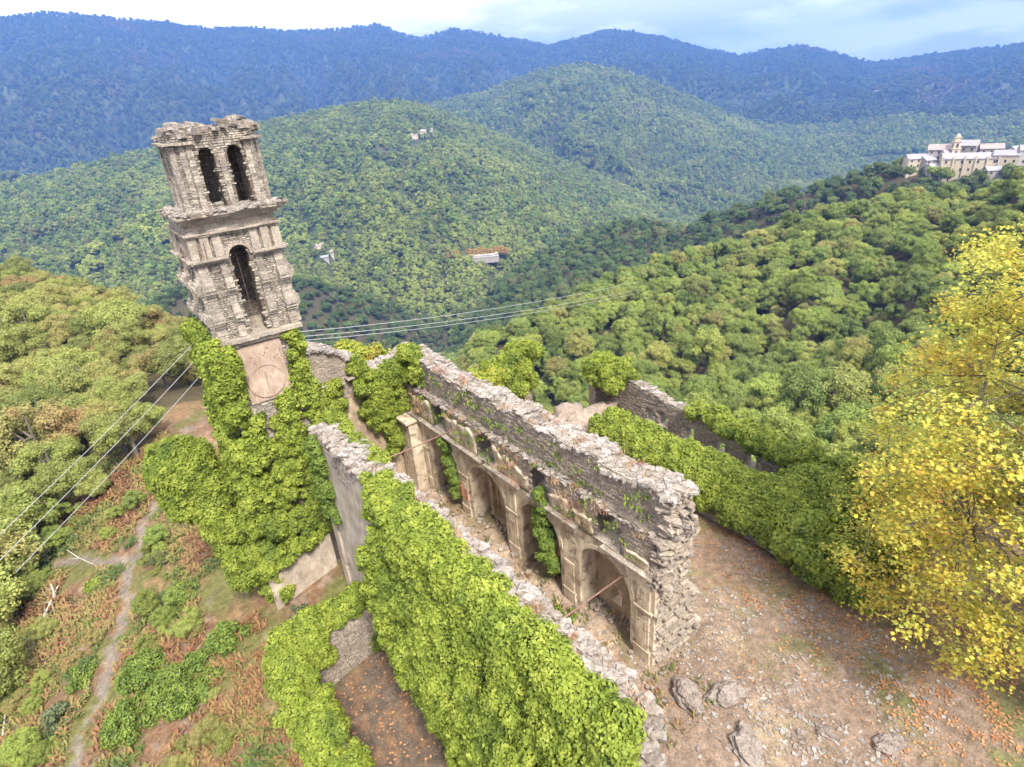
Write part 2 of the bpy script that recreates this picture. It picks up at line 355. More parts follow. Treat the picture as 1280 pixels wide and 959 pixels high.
def plain_mat(name, base, rough=.8, metal=0.0, var=.25, scale=6):
    m, N, L = mat_new(name)
    out = N.new('ShaderNodeOutputMaterial'); b = N.new('ShaderNodeBsdfPrincipled'); b.inputs['Roughness'].default_value = rough; b.inputs['Metallic'].default_value = metal
    geo = N.new('ShaderNodeNewGeometry'); n = noise(N, L, scale, 4, .6, geo.outputs['Position'])
    r = ramp(N, [tuple(c * (1 - var) for c in base), tuple(min(1, c * (1 + var)) for c in base)], [.3, .7]); L.new(n.outputs[0], r.inputs[0]); L.new(r.outputs[0], b.inputs['Base Color'])
    L.new(b.outputs[0], out.inputs[0]); return m

M = {}
M['rubble'] = stone_mat('rubble', [(.25, .21, .175), (.38, .325, .265), (.31, .27, .23), (.46, .39, .315), (.29, .25, .22)], (.24, .20, .17), .5, 1, .5, (.30, .29, .25))
M['towerstone'] = stone_mat('tower_stone', [(.22, .195, .17), (.42, .375, .315), (.32, .285, .245), (.52, .465, .39), (.28, .255, .23)], (.23, .20, .175), .55, 1, .5, (.40, .36, .26))
M['slate'] = stone_mat('slate_coping', [(.24, .215, .20), (.37, .34, .315), (.19, .17, .155), (.42, .39, .365), (.30, .26, .225)], (.22, .18, .145), .65, 1, .5, (.44, .43, .36))
M['mortar'] = stone_mat('mortar', [(.20, .17, .14), (.23, .195, .165)], (.15, .125, .105), .5, 1.5, .8)
M['towermortar'] = stone_mat('tower_mortar', [(.16, .135, .105), (.19, .16, .125)], (.11, .092, .075), .5, 1.5, .8)
M['cornice'] = stone_mat('cornice_stone', [(.37, .325, .275), (.45, .395, .33), (.32, .28, .24)], (.24, .20, .17), .65, 1.2, .5, (.42, .38, .27))
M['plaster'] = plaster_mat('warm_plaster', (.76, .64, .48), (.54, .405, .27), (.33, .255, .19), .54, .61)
M['plaster_in'] = plaster_mat('niche_plaster', (.52, .40, .275), (.36, .265, .185), (.27, .205, .15), .54, .64)  # brown stained plaster, darkened further for the shade inside the niches
M['plaster_out'] = plaster_mat('outer_plaster', (.58, .485, .385), (.42, .34, .265), (.29, .235, .18), .58, .66)
M['plaster_pink'] = plaster_mat('clock_plaster', (.56, .42, .33), (.46, .34, .26), (.28, .22, .18), .64, .70)
M['terracotta'] = plain_mat('painted_panel', (.42, .16, .09), .85)
M['iron'] = plain_mat('rusty_iron', (.26, .15, .12), .7, .3)
M['wire'] = plain_mat('wire', (.50, .50, .50), .5, .4, .05)
M['bark'] = plain_mat('bark', (.14, .115, .09), .95, 0, .4, 9)
M['deadwood'] = plain_mat('dead_wood', (.46, .42, .38), .9, 0, .25, 9)
M['ivy'] = leaf_mat('ivy_leaves', [(.12, .165, .022), (.215, .275, .036), (.30, .355, .05), (.40, .44, .085)], (.10, .15, .025), .55, .54, .70, trans=.28)
M['ivy_yel'] = leaf_mat('ivy_leaves_yellowing', [(.16, .21, .03), (.30, .34, .04), (.40, .42, .06), (.48, .38, .08)], (.34, .17, .05), .7, .56, .68, trans=.28)
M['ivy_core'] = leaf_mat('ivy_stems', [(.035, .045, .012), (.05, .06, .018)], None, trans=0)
M['bush'] = leaf_mat('bush_leaves', [(.08, .13, .025), (.14, .21, .035), (.20, .27, .045), (.28, .33, .07)], None, trans=.25)
M['bracken'] = leaf_mat('bracken', [(.07, .11, .028), (.135, .17, .04), (.26, .205, .07), (.29, .16, .075), (.21, .10, .055)], None, trans=.2, pos=[0, .3, .55, .8, 1])
FOREST_OBJ = [(.10, .16, .045), (.21, .28, .06), (.28, .33, .07), (.15, .22, .06), (.34, .36, .08), (.19, .27, .07), (.38, .32, .11), (.27, .33, .07), (.13, .19, .055)]
M['forest'] = leaf_mat('forest_leaves', [(.10, .14, .03), (.19, .235, .045), (.26, .29, .06), (.35, .34, .08)], None, trans=.22, obj_rand=.65, objcols=FOREST_OBJ)
M['forest_l'] = leaf_mat('slope_leaves', [(.13, .165, .04), (.25, .28, .07), (.34, .345, .09), (.46, .39, .13)], (.36, .22, .11), .09, .58, .68, trans=.25, obj_rand=.5, objcols=[(.17, .22, .05), (.30, .32, .08), (.12, .18, .045), (.36, .34, .11), (.22, .27, .07), (.42, .31, .14), (.15, .20, .055), (.27, .31, .08)])
M['forest_dark'] = leaf_mat('evergreen_leaves', [(.05, .085, .025), (.10, .15, .04), (.15, .20, .05)], None, trans=.2, obj_rand=.6, objcols=[(.06, .10, .035), (.11, .16, .045), (.08, .13, .04), (.17, .20, .06), (.12, .17, .05), (.22, .19, .08)])
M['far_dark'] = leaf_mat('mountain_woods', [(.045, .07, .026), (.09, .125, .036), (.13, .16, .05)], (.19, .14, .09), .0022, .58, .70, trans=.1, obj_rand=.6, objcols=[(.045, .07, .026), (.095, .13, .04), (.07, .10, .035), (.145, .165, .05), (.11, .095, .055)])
M['far_bright'] = leaf_mat('far_leaves_painted_sun', [(.13, .19, .035), (.25, .32, .06), (.36, .41, .09)], None, trans=.15, obj_rand=.55, objcols=[(.12, .19, .04), (.28, .34, .06), (.36, .39, .085), (.18, .26, .06), (.42, .40, .10), (.24, .30, .06)])  # brighter copy of the far leaves, sunlight put into the colour
M['far'] = leaf_mat('far_leaves', [(.10, .155, .032), (.20, .27, .05), (.29, .35, .075)], (.33, .37, .09), .0045, .52, .68, trans=.15, obj_rand=.6, objcols=[(.06, .11, .03), (.20, .27, .05), (.28, .32, .075), (.11, .18, .05), (.35, .35, .09), (.17, .23, .055), (.25, .20, .09), (.08, .14, .04)])  # patch colour paints sunlit patches onto the hills
M['yellow'] = leaf_mat('autumn_leaves', [(.36, .18, .06), (.50, .34, .06), (.66, .52, .07), (.60, .53, .09), (.36, .42, .08), (.66, .62, .16)], (.40, .44, .09), .32, .46, .62, trans=.35)
M['orange_far'] = leaf_mat('orange_leaves', [(.36, .22, .06), (.48, .32, .08)], None, trans=.2)
M['litter'] = leaf_mat('leaf_litter', [(.34, .15, .07), (.46, .22, .10), (.52, .30, .14), (.26, .13, .08)], None, trans=.1)
M['drygrass'] = leaf_mat('dry_weeds', [(.40, .24, .12), (.46, .32, .17), (.38, .16, .13), (.30, .26, .09)], None, trans=.2)
M['olivebush'] = leaf_mat('grey_green_leaves', [(.07, .09, .045), (.12, .145, .07), (.17, .19, .09)], None, trans=.2)

# ------------------------------------------------------------------ foliage: blobs -> leaf faces on their joint surface
def sphere_dirs(n):
    v = rng.normal(size=(n, 3)); return v / np.linalg.norm(v, axis=1)[:, None]
def blob_points(C, Rd, dens, squash=1.0, low=-1.0, noise_amp=.34):
    """points and outward normals on the surface of a union of lumpy balls"""
    C = np.asarray(C, float); Rd = np.asarray(Rd, float)
    cnt = np.maximum(3, (4 * math.pi * Rd ** 2 * dens)).astype(int)
    idx = np.repeat(np.arange(len(C)), cnt); n = sphere_dirs(len(idx))
    k = rng.uniform(1 - noise_amp, 1 + noise_amp * .6, len(idx))
    P = C[idx] + n * (Rd[idx] * k)[:, None] * np.array([1, 1, squash])
    keep = n[:, 2] > low
    P, n, idx = P[keep], n[keep], idx[keep]
    inside = np.zeros(len(P), bool); sq = np.array([1, 1, squash])
    st = np.searchsorted(idx, np.arange(len(C) + 1))
    for i in range(len(C)):
        a, b = st[i], st[i + 1]
        if a == b: continue
        nb = np.nonzero(((C - C[i]) ** 2).sum(1) < (Rd * .84 + Rd[i] * 1.2) ** 2)[0]; nb = nb[nb != i]
        if len(nb) == 0: continue
        d2 = (((P[a:b, None, :] - C[None, nb]) / sq) ** 2).sum(2)
        inside[a:b] = (d2 < (Rd[nb] * .84) ** 2).any(1)
    return P[~inside], n[~inside]
def leaf_faces(P, n, size, up=.35, wild=.7, aspect=.72):
    """one folded kite (two triangles) per point"""
    m = len(P); nn = n + rng.normal(size=(m, 3)) * wild * .5; nn[:, 2] += up
    nn /= np.linalg.norm(nn, axis=1)[:, None]
    t = rng.normal(size=(m, 3)); t[:, 2] -= .6
    t -= nn * (t * nn).sum(1)[:, None]; t /= np.linalg.norm(t, axis=1)[:, None] + 1e-9
    b = np.cross(nn, t); s = (size * (.5 + 1.1 * rng.random(m) ** 1.4))[:, None]
    fold = s * .16
    A = P - t * s * .5; Bq = P + b * s * .5 * aspect + nn * fold; D = P + t * s * .55; E = P - b * s * .5 * aspect + nn * fold
    V = np.stack([A, Bq, D, E], 1).reshape(-1, 3)
    o = np.arange(m)[:, None] * 4
    F = np.concatenate([o + [0, 1, 2], o + [0, 2, 3]], 1).reshape(-1, 3)
    return V, F, np.repeat(rng.random(m), 2)
_t = (1 + 5 ** .5) / 2
ICO_V = np.array([(-1, _t, 0), (1, _t, 0), (-1, -_t, 0), (1, -_t, 0), (0, -1, _t), (0, 1, _t), (0, -1, -_t), (0, 1, -_t), (_t, 0, -1), (_t, 0, 1), (-_t, 0, -1), (-_t, 0, 1)], float) / math.hypot(1, _t)
ICO_F = np.array([(0, 11, 5), (0, 5, 1), (0, 1, 7), (0, 7, 10), (0, 10, 11), (1, 5, 9), (5, 11, 4), (11, 10, 2), (10, 7, 6), (7, 1, 8), (3, 9, 4), (3, 4, 2), (3, 2, 6), (3, 6, 8), (3, 8, 9), (4, 9, 5), (2, 4, 11), (6, 2, 10), (8, 6, 7), (9, 8, 1)])
def core_mesh(C, Rd, k=.8, squash=1.0):
    C = np.asarray(C, float); Rd = np.asarray(Rd, float); m = len(C)
    V = C[:, None, :] + ICO_V[None] * (Rd[:, None, None] * k * rng.uniform(.85, 1.1, (m, 12, 1))) * np.array([1, 1, squash])
    F = (np.arange(m)[:, None, None] * 12 + ICO_F[None]).reshape(-1, 3)
    return V.reshape(-1, 3), F, np.repeat(rng.random(m), 20)
def ivy_thing(label, C, Rd, dens=230, size=.15, mat='ivy', name='ivy', cat='ivy', low=-1.0, core=.8, cull=True, group=None):
    C = np.asarray(C, float); Rd = np.asarray(Rd, float)
    base = C.mean(0); base[2] = C[:, 2].min()
    t = thing(name, label, cat, base, group)
    P, n = blob_points(C, Rd, dens, low=low)
    V, F, r = leaf_faces(P, n, size)
    cell = np.floor(P * np.array([2.1, 2.1, 1.7]) + .35 * np.sin(P[:, [1, 2, 0]] * 5)).astype(np.int64)      # sprays of leaves share a tint
    hsh = ((cell[:, 0] * 73856093) ^ (cell[:, 1] * 19349663) ^ (cell[:, 2] * 83492791)) % 1009 / 1009.0
    r = np.clip(np.repeat(hsh, 2) * .55 + r * .45, 0, 1)
    local(t, mesh_obj('foliage', V, F, M[mat], t, r))
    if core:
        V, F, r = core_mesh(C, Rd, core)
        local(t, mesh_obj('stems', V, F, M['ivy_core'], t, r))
    return t

# ------------------------------------------------------------------ ground (one polar sheet that reaches the horizon)
AZ = np.concatenate([np.arange(-180, -28, 4.0), np.arange(-28, 102.01, 0.18), np.arange(104, 180.1, 4.0)])
ND = 560
DD = 3.0 * (9800 / 3.0) ** (np.arange(ND) / (ND - 1.0))
AG, DG = np.meshgrid(np.radians(AZ), DD, indexing='ij')
GX, GY = np.sin(AG) * DG, np.cos(AG) * DG
GZ, GL = terrain_z(GX, GY, True)
PATH_Y = np.array([24, 27, 29.5, 31.5, 34, 36.5, 39, 41.5, 44, 46, 48.5, 52, 55, 58, 64, 70]); PATH_X = np.array([-9.4, -8.8, -8.5, -8.0, -7.4, -6.7, -5.3, -4.5, -4.2, -3.6, -2.6, -1.9, -.2, 1.2, 4.0, 6.0])
def path_x(y): return np.interp(y, PATH_Y, PATH_X)
FORK = np.array([(-2.6, 48.6), (-3.8, 50.6), (-5.2, 52.6), (-6.4, 55.6), (-8.4, 58)])
def seg_dist(x, y, P):
    best = np.full(np.shape(x), 1e9)
    for (ax, ay), (bx, by) in zip(P[:-1], P[1:]):
        t = np.clip(((x - ax) * (bx - ax) + (y - ay) * (by - ay)) / ((bx - ax) ** 2 + (by - ay) ** 2), 0, 1)
        best = np.minimum(best, np.hypot(x - ax - t * (bx - ax), y - ay - t * (by - ay)))
    return best
_py = np.arange(24, 70.1, .7); PATHP = np.stack([np.interp(_py, PATH_Y, PATH_X) + .45 * np.sin(_py * .9) + .25 * np.sin(_py * 2.3 + 1), _py], 1)
def zone_colour(x, y, d):
    n1 = fbm(x * .25, y * .25, 4); n2 = fbm(x * .9 + 5, y * .9, 3); n3 = fbm(x * .12 + 9, y * .12 - 4, 3)
    def c(t): return np.array(t)[None, None, :] if np.ndim(x) == 2 else np.array(t)[None, :]
    def lerp(A, B, t): return A * (1 - t[..., None]) + B * t[..., None]
    soil = c((.235, .172, .132)) * (1 + .25 * n2)[..., None]
    court = lerp(soil, c((.35, .275, .185)), sstep(.1, .4, n1) * .6)                      # dry pale grass
    court = lerp(court, c((.15, .17, .06)), sstep(-.05, .2, fbm(x * .3 - 8, y * .3 + 2, 4)) * .75 * sstep(21, 24, x) * (1 - sstep(29, 31, x)))
    court = lerp(court, c((.30, .195, .14)), np.clip(sstep(23.5, 27, x + .3 * y - 2.4 + 2 * n1), 0, 1) * .55)   # leaf stained
    court = lerp(court, c((.20, .15, .115)), (1 - sstep(10.5, 12.0, x)) * .75)
    nave = lerp(c((.38, .29, .22)) * (1 + .3 * n2)[..., None], c((.24, .19, .12)), sstep(0, .3, n1))
    court = lerp(court, nave, sstep(8.5, 9.5, x) * (1 - sstep(18.2, 19, x)) * sstep(12, 14, y))
    left = lerp(c((.19, .115, .07)), c((.14, .135, .05)), sstep(-.15, .25, n1))
    left = lerp(left, c((.26, .16, .09)), sstep(.1, .35, n3 + .3 * n2) * .8)
    left = lerp(left, c((.30, .245, .20)), sstep(.22, .4, n2 - .3 * n1) * .5)
    annex = lerp(c((.15, .115, .09)), c((.22, .14, .09)), sstep(-.1, .3, n2))
    col = lerp(left, court, sstep(8.2, 9.2, x) * (1 - sstep(36, 46, y)))
    col = lerp(col, annex, sstep(3, 3.6, x) * (1 - sstep(7.6, 8.2, x)) * (1 - sstep(24.2, 25, y)))
    side = lerp(c((.24, .19, .10)), c((.16, .16, .06)), sstep(-.1, .25, n1))
    col = lerp(col, side, sstep(-.5, 1.5, x) * (1 - sstep(3.0, 3.6, x)) * (1 - sstep(28, 32, y)))
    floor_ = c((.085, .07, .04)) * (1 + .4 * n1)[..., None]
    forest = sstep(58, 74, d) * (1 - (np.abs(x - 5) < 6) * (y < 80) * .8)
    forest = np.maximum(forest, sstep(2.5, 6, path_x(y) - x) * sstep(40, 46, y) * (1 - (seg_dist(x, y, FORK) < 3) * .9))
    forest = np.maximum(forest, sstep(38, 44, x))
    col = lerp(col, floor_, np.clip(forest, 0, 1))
    pd = np.minimum(seg_dist(x, y, PATHP), seg_dist(x, y, FORK)) + .35 * n2
    col = lerp(col, c((.215, .18, .15)) * (1 + .35 * n2)[..., None], 1 - sstep(.15, .5, pd + .25 * n1))
    return col
gcol = zone_colour(GX, GY, DG)
# beaten path is worn a little into the slope
_pd = np.minimum(seg_dist(GX, GY, PATHP), seg_dist(GX, GY, FORK)); GZ = GZ - .14 * (1 - sstep(.2, .8, _pd))
na, nd = GX.shape
V = np.stack([GX, GY, GZ], 2).reshape(-1, 3)
ii, jj = np.meshgrid(np.arange(na - 1), np.arange(nd - 1), indexing='ij')
q = (ii * nd + jj).ravel()
F = np.stack([q, q + 1, q + nd + 1, q + nd], 1)[:, ::-1]
def ground_mat():
    m, N, L = mat_new('ground')
    out = N.new('ShaderNodeOutputMaterial'); b = N.new('ShaderNodeBsdfPrincipled'); b.inputs['Roughness'].default_value = .95; b.inputs['Specular IOR Level'].default_value = .1
    at = N.new('ShaderNodeAttribute'); at.attribute_name = 'Col'; ca = N.new('ShaderNodeAttribute'); ca.attribute_name = 'canopy'
    geo = N.new('ShaderNodeNewGeometry'); P = geo.outputs['Position']
    n1 = noise(N, L, 2.2, 5, .65, P); n2 = noise(N, L, 11, 5, .7, P)
    r1 = ramp(N, [(.6, .6, .6), (1.35, 1.33, 1.3)], [.3, .7]); L.new(n1.outputs[0], r1.inputs[0])
    r2 = ramp(N, [(.55, .54, .52), (1.3, 1.3, 1.3)], [.3, .7]); L.new(n2.outputs[0], r2.inputs[0])
    near = mixc(N, L, 1.0, mixc(N, L, 1.0, at.outputs['Color'], r1.outputs[0], 'MULTIPLY'), r2.outputs[0], 'MULTIPLY')
    # far wooded slopes: crowns too small to build
    vo = N.new('ShaderNodeTexVoronoi'); vo.inputs['Scale'].default_value = .075; L.new(P, vo.inputs['Vector'])
    vo2 = N.new('ShaderNodeTexVoronoi'); vo2.inputs['Scale'].default_value = .028; L.new(P, vo2.inputs['Vector'])
    bw = N.new('ShaderNodeSeparateColor'); L.new(vo.outputs['Color'], bw.inputs[0])
    cr = ramp(N, [(.022, .034, .017), (.055, .07, .026), (.034, .05, .022), (.085, .095, .032), (.07, .056, .04)]); L.new(bw.outputs[0], cr.inputs[0])  # dark woodland greens, cloud shade over the mountains put into them too
    n3 = noise(N, L, .0035, 5, .6, P); r3 = ramp(N, [(0, 0, 0), (1, 1, 1)], [.48, .64]); L.new(n3.outputs[0], r3.inputs[0])
    n4 = noise(N, L, .0022, 6, .65, P); r4 = ramp(N, [(0, 0, 0), (1, 1, 1)], [.60, .72]); L.new(n4.outputs[0], r4.inputs[0])
    cf = mixc(N, L, math_n(N, L, 'MULTIPLY', r3.outputs[0], .55), cr.outputs[0], (.11, .13, .045))
    cf = mixc(N, L, math_n(N, L, 'MULTIPLY', r4.outputs[0], .6), cf, (.19, .12, .10))
    col = mixc(N, L, ca.outputs['Fac'], near, cf); L.new(col, b.inputs['Base Color'])
    bp = N.new('ShaderNodeBump'); bp.inputs['Strength'].default_value = .7; bp.inputs['Distance'].default_value = .12
    L.new(math_n(N, L, 'ADD', n1.outputs[0], math_n(N, L, 'MULTIPLY', n2.outputs[0], .5)), bp.inputs['Height'])
    b2 = N.new('ShaderNodeBump'); b2.inputs['Distance'].default_value = 9.0; L.new(math_n(N, L, 'MULTIPLY', ca.outputs['Fac'], .9), b2.inputs['Strength'])
    L.new(math_n(N, L, 'ADD', math_n(N, L, 'MULTIPLY', vo.outputs['Distance'], -.08), math_n(N, L, 'MULTIPLY', vo2.outputs['Distance'], -.04)), b2.inputs['Height']); L.new(bp.outputs[0], b2.inputs['Normal'])
    L.new(b2.outputs[0], b.inputs['Normal']); L.new(b.outputs[0], out.inputs[0]); return m
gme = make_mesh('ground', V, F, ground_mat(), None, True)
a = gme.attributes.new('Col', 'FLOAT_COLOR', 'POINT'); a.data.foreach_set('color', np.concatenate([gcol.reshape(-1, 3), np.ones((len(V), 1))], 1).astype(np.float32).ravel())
a = gme.attributes.new('canopy', 'FLOAT', 'POINT'); a.data.foreach_set('value', sstep(400, 900, DG).astype(np.float32).ravel())
tag(link('ground', gme), 'hillside, courtyard soil and wooded mountain slopes', None, None, 'structure')

# ------------------------------------------------------------------ tree kinds
def crown_kind(H, R, nb, dens, leaf, mat, seed, squash=.85, trunkh=.35, core=True, low=-.6, spread=.72, irr=0.0):
    """returns crown mesh, trunk mesh for one kind of tree, about H m tall"""
    global rng
    keep = rng; rng = np.random.default_rng(seed)
    C, Rd = [], []
    lobes = [(rng.uniform(0, 6.28), rng.uniform(.3, .9), rng.uniform(.65, 1.15)) for _ in range(6)]
    for i in range(nb):
        th = rng.uniform(0, 2 * math.pi); h = rng.uniform(0, 1); prof = math.sin(math.pi * (0.18 + .72 * h)) ** .7
        rr = R * prof * math.sqrt(rng.uniform(.15, 1)) * spread
        if irr:
            lt, lh, lk = lobes[i % 6]; th = th * (1 - irr * .75) + lt * irr * .75; h = h * (1 - irr * .6) + lh * irr * .6; rr = rr * (1 - irr * .4) + R * lk * .62 * rng.uniform(.2, 1.1) * irr * .75
        C.append((rr * math.cos(th), rr * math.sin(th), H * (trunkh + (1 - trunkh) * h * .86))); Rd.append(R * rng.uniform(.24, .42) * (26 / max(nb, 26)) ** .4)
    P, n = blob_points(C, Rd, dens, squash, low)
    V, F, r = leaf_faces(P, n, leaf, up=.3, wild=.9)
    # clump-wise tint so that crowns show light and dark masses of their own colour
    r = np.clip(r * .75 + .25 * rng.random(), 0, 1)
    if core:
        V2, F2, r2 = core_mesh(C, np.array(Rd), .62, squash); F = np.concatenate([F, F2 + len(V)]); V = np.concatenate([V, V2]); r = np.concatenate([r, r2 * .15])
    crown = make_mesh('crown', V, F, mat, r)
    tb = MB(); tb.tube([(0, 0, -1.5), (.05, .03, H * .2), (.12, -.05, H * .45), (.05, .1, H * .75)], [R * .075, R * .06, R * .04, R * .015], 6)
    for i in range(5):
        c = np.array(C[i * 3 % nb]); z0 = H * rng.uniform(.25, .5)
        tb.tube([(0.06, 0, z0), tuple(c * (.5, .5, 0) + (0, 0, (z0 + c[2]) / 2 + .2)), tuple(c)], [R * .035, R * .022, R * .008], 5)
    tr = make_mesh('trunk', np.concatenate(tb.v), tb.f, M['bark'], tb.r)
    rng = keep
    return crown, tr
KIND_R = [crown_kind(9.0, 4.0, 70, 26, .27, M['forest'], 100 + k, .85, spread=.85, irr=.5) for k in range(4)] + [crown_kind(11.5, 3.8, 70, 26, .27, M['forest'], 140 + k, 1.0, spread=.85, irr=.5) for k in range(2)]
KIND_D = [crown_kind(9.0, 4.2, 30, 7, .52, M['forest_dark'], 160 + k, .9, spread=.8, irr=.4) for k in range(4)]
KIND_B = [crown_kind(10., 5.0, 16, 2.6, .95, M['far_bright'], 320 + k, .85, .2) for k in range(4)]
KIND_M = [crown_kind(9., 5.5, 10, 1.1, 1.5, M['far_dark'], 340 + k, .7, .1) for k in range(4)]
KIND_L = [crown_kind(8.0, 3.9, 85, 46, .185, M['forest_l'], 200 + k, .8, .15, spread=1.0, irr=.9) for k in range(5)]
KIND_F = [crown_kind(10., 5.0, 16, 2.6, .95, M['far'], 300 + k, .85, .2) for k in range(5)]

# ------------------------------------------------------------------ forest points
lnD = np.log(DD / DD[0]) / math.log(DD[1] / DD[0])
FA = slice(np.searchsorted(AZ, -28), np.searchsorted(AZ, 102))
tan_top = (GZ + 9 - EYE[2]) / DG; tan_g = (GZ - EYE[2]) / DG
hor = np.maximum.accumulate(np.where(DG > 60, tan_g + np.where(DG > 100, 5 / DG, 0), -9), axis=1)
def visible(x, y, z, hgt=9.0):
    az = np.degrees(np.arctan2(x, y)); d = np.hypot(x, y)
    i = np.clip(np.searchsorted(AZ, az), 0, na - 1); j = np.clip((np.log(d / DD[0]) / math.log(DD[1] / DD[0])).astype(int) - 2, 0, nd - 1)
    return (z + hgt - EYE[2]) / d > hor[i, j] - .002
def in_poly(px, py, poly):
    c = np.zeros(len(px), bool); n = len(poly)
    for i in range(n):
        x1, y1 = poly[i]; x2, y2 = poly[(i + 1) % n]
        c ^= ((y1 > py) != (y2 > py)) & (px < (x2 - x1) * (py - y1) / (y2 - y1 + 1e-9) + x1)
    return c
pts = []
d = 44.0
while d < 5000:
    s = 4.3 if d < 130 else 5.5 if d < 420 else 7.4 if d < 900 else 9.5 if d < 1900 else 13 if d < 2650 else 19
    az = np.arange(-22, 98, math.degrees(s / d)); n = len(az)
    az = az + rng.uniform(-.42, .42, n) * math.degrees(s / d); dd = d + rng.uniform(-.45, .45, n) * s
    pts.append(np.stack([np.sin(np.radians(az)) * dd, np.cos(np.radians(az)) * dd], 1)); d += s * .92
pts = np.concatenate(pts)
px_, py_ = pts[:, 0], pts[:, 1]; pd_ = np.hypot(px_, py_); paz = np.degrees(np.arctan2(px_, py_))
ok = np.zeros(len(pts), bool)
leftw = (paz < 25) & (((py_ > 40) & (px_ < path_x(py_) - 4.5) & (seg_dist(px_, py_, FORK) > 3.2)) | (py_ > 86))
leftw &= ~((pd_ < 53) & (px_ > -11.5))
leftw &= ~((py_ < 72) & (np.abs(px_ - path_x(py_)) < 4.5))
rightw = (paz >= 25) & (pd_ > 70)
rightw &= ~((paz < 45) & (pd_ < 80))
ok = leftw | rightw
# clearings for the houses
def clearing(c, wide, front, back):
    h = math.hypot(c[0], c[1]); al = (px_ * c[0] + py_ * c[1]) / h - h; ac = (px_ * c[1] - py_ * c[0]) / h
    return ~((np.abs(ac) < wide) & (al > -front) & (al < back))
HAMLET, COTTAGE, TERR = hit(528, 176, 1000, 2600), hit(400, 320, 520, 1300), hit(597, 327, 520, 1300)
ok &= clearing(HAMLET, 22, 30, 8) & clearing(COTTAGE, 13, 20, 6) & clearing(TERR, 28, 18, 10)
VIL = at_dist(1212, 210, 485); VT = np.array([VIL[1], -VIL[0]]) / np.hypot(VIL[0], VIL[1])
_al = (px_ - VIL[0]) * VT[0] + (py_ - VIL[1]) * VT[1]
ok &= ~((_al > -34) & (_al < 58) & (pd_ > 474) & (pd_ < 520))
pts = pts[ok]; pz_, play = terrain_z(pts[:, 0], pts[:, 1], True); pd_ = np.hypot(pts[:, 0], pts[:, 1]); paz = np.degrees(np.arctan2(pts[:, 0], pts[:, 1]))
vis = visible(pts[:, 0], pts[:, 1], pz_)
pts, pz_, pd_, paz, play = pts[vis], pz_[vis], pd_[vis], paz[vis], play[vis]
gap = fbm(pts[:, 0] * .05, pts[:, 1] * .05, 2) < .42
pts, pz_, pd_, paz, play = pts[gap], pz_[gap], pd_[gap], paz[gap], play[gap]
scl = (.5 + .68 * rng.random(len(pts)) ** 1.3) * np.where(pd_ > 420, np.where(pd_ > 2650, 2.3, 1) * np.where(pd_ > 1900, np.where(pd_ > 2650, 1, 1.75), np.where(pd_ > 900, 1.28, 1.05)), 1.0) * np.where(rng.random(len(pts)) < .08, 1.2, 1)
scl = np.where((paz < 25) & (pd_ < 110), scl * .88, scl)
rot = rng.uniform(0, 6.28, len(pts))
P3 = np.concatenate([pts, pz_[:, None]], 1)
ux, uy, uz = project(P3 + np.array([0, 0, 6.0]))
RUIN = [(240, 400), (200, 140), (320, 140), (376, 400), (395, 440), (530, 437), (690, 430), (760, 470), (820, 490), (1000, 590), (1080, 720), (1080, 959), (300, 959), (185, 760), (185, 560), (245, 500)]
TREE = [(1280, 270), (1160, 380), (1120, 500), (1060, 640), (1060, 959), (1280, 959)]
inview = (ux > -5) & (ux < 1285) & (uy > -5) & (uy < 965) & (uz > 0) & ~in_poly(ux, uy, RUIN) & ~in_poly(ux, uy, TREE)
size_px = np.where(inview & (pd_ < 420), scl / pd_, 0)
own = np.argsort(-np.where((play == 2) | (play == 3), 0, size_px))[:296]; own = own[size_px[own] > 0]
isown = np.zeros(len(pts), bool); isown[own] = True
def side_label(i):
    """kind by size and by what it stands nearest to in the view"""
    l = paz[i] < 25; s = scl[i] / (.88 if l and pd_[i] < 110 else 1)
    sz = 'small' if s < .85 else 'large' if s > 1.0 else 'middling'
    if l:
        row = 'on the ridge skyline' if uy[i] < 370 else 'high on the wooded ridge' if uy[i] < 420 else 'halfway down the wooded ridge' if uy[i] < 500 else 'low near the footpath'
        col = 'by the left picture edge' if ux[i] < 70 else 'left of the tower and wires' if ux[i] < 150 else 'close to the bell tower'
        return '%s olive green tree %s, %s' % (sz, row, col), 'trees on the ridge left of the tower', KIND_L
    row = 'on the skyline' if uy[i] < 265 else 'just under the skyline' if uy[i] < 305 else 'high on the slope' if uy[i] < 350 else 'halfway down the slope' if uy[i] < 400 else 'low on the slope' if uy[i] < 450 else 'at the foot of the slope'
    col = 'above the end wall' if ux[i] < 600 else 'above the arcaded wall' if ux[i] < 680 else 'above the earth bank' if ux[i] < 750 else 'above the ivy dome' if ux[i] < 830 else 'above the first windows' if ux[i] < 890 else 'above the middle windows' if ux[i] < 950 else 'above the last window' if ux[i] < 1010 else 'left of the yellow tree' if ux[i] < 1090 else 'below the hill village'
    return '%s green chestnut tree %s, %s' % (sz, row, col), 'trees across the ravine', KIND_R
for i in own:
    lab, grp, K = side_label(i)
    crown, trunk = K[int(rng.integers(len(K)))]
    t = thing('broadleaf_tree', lab, 'tree', tuple(P3[i]), grp); t.rotation_euler = (0, 0, rot[i]); s = scl[i]; t.scale = (s, s, s * rng.uniform(.9, 1.15))
    link('trunk', trunk, t); link('crown', crown, t)

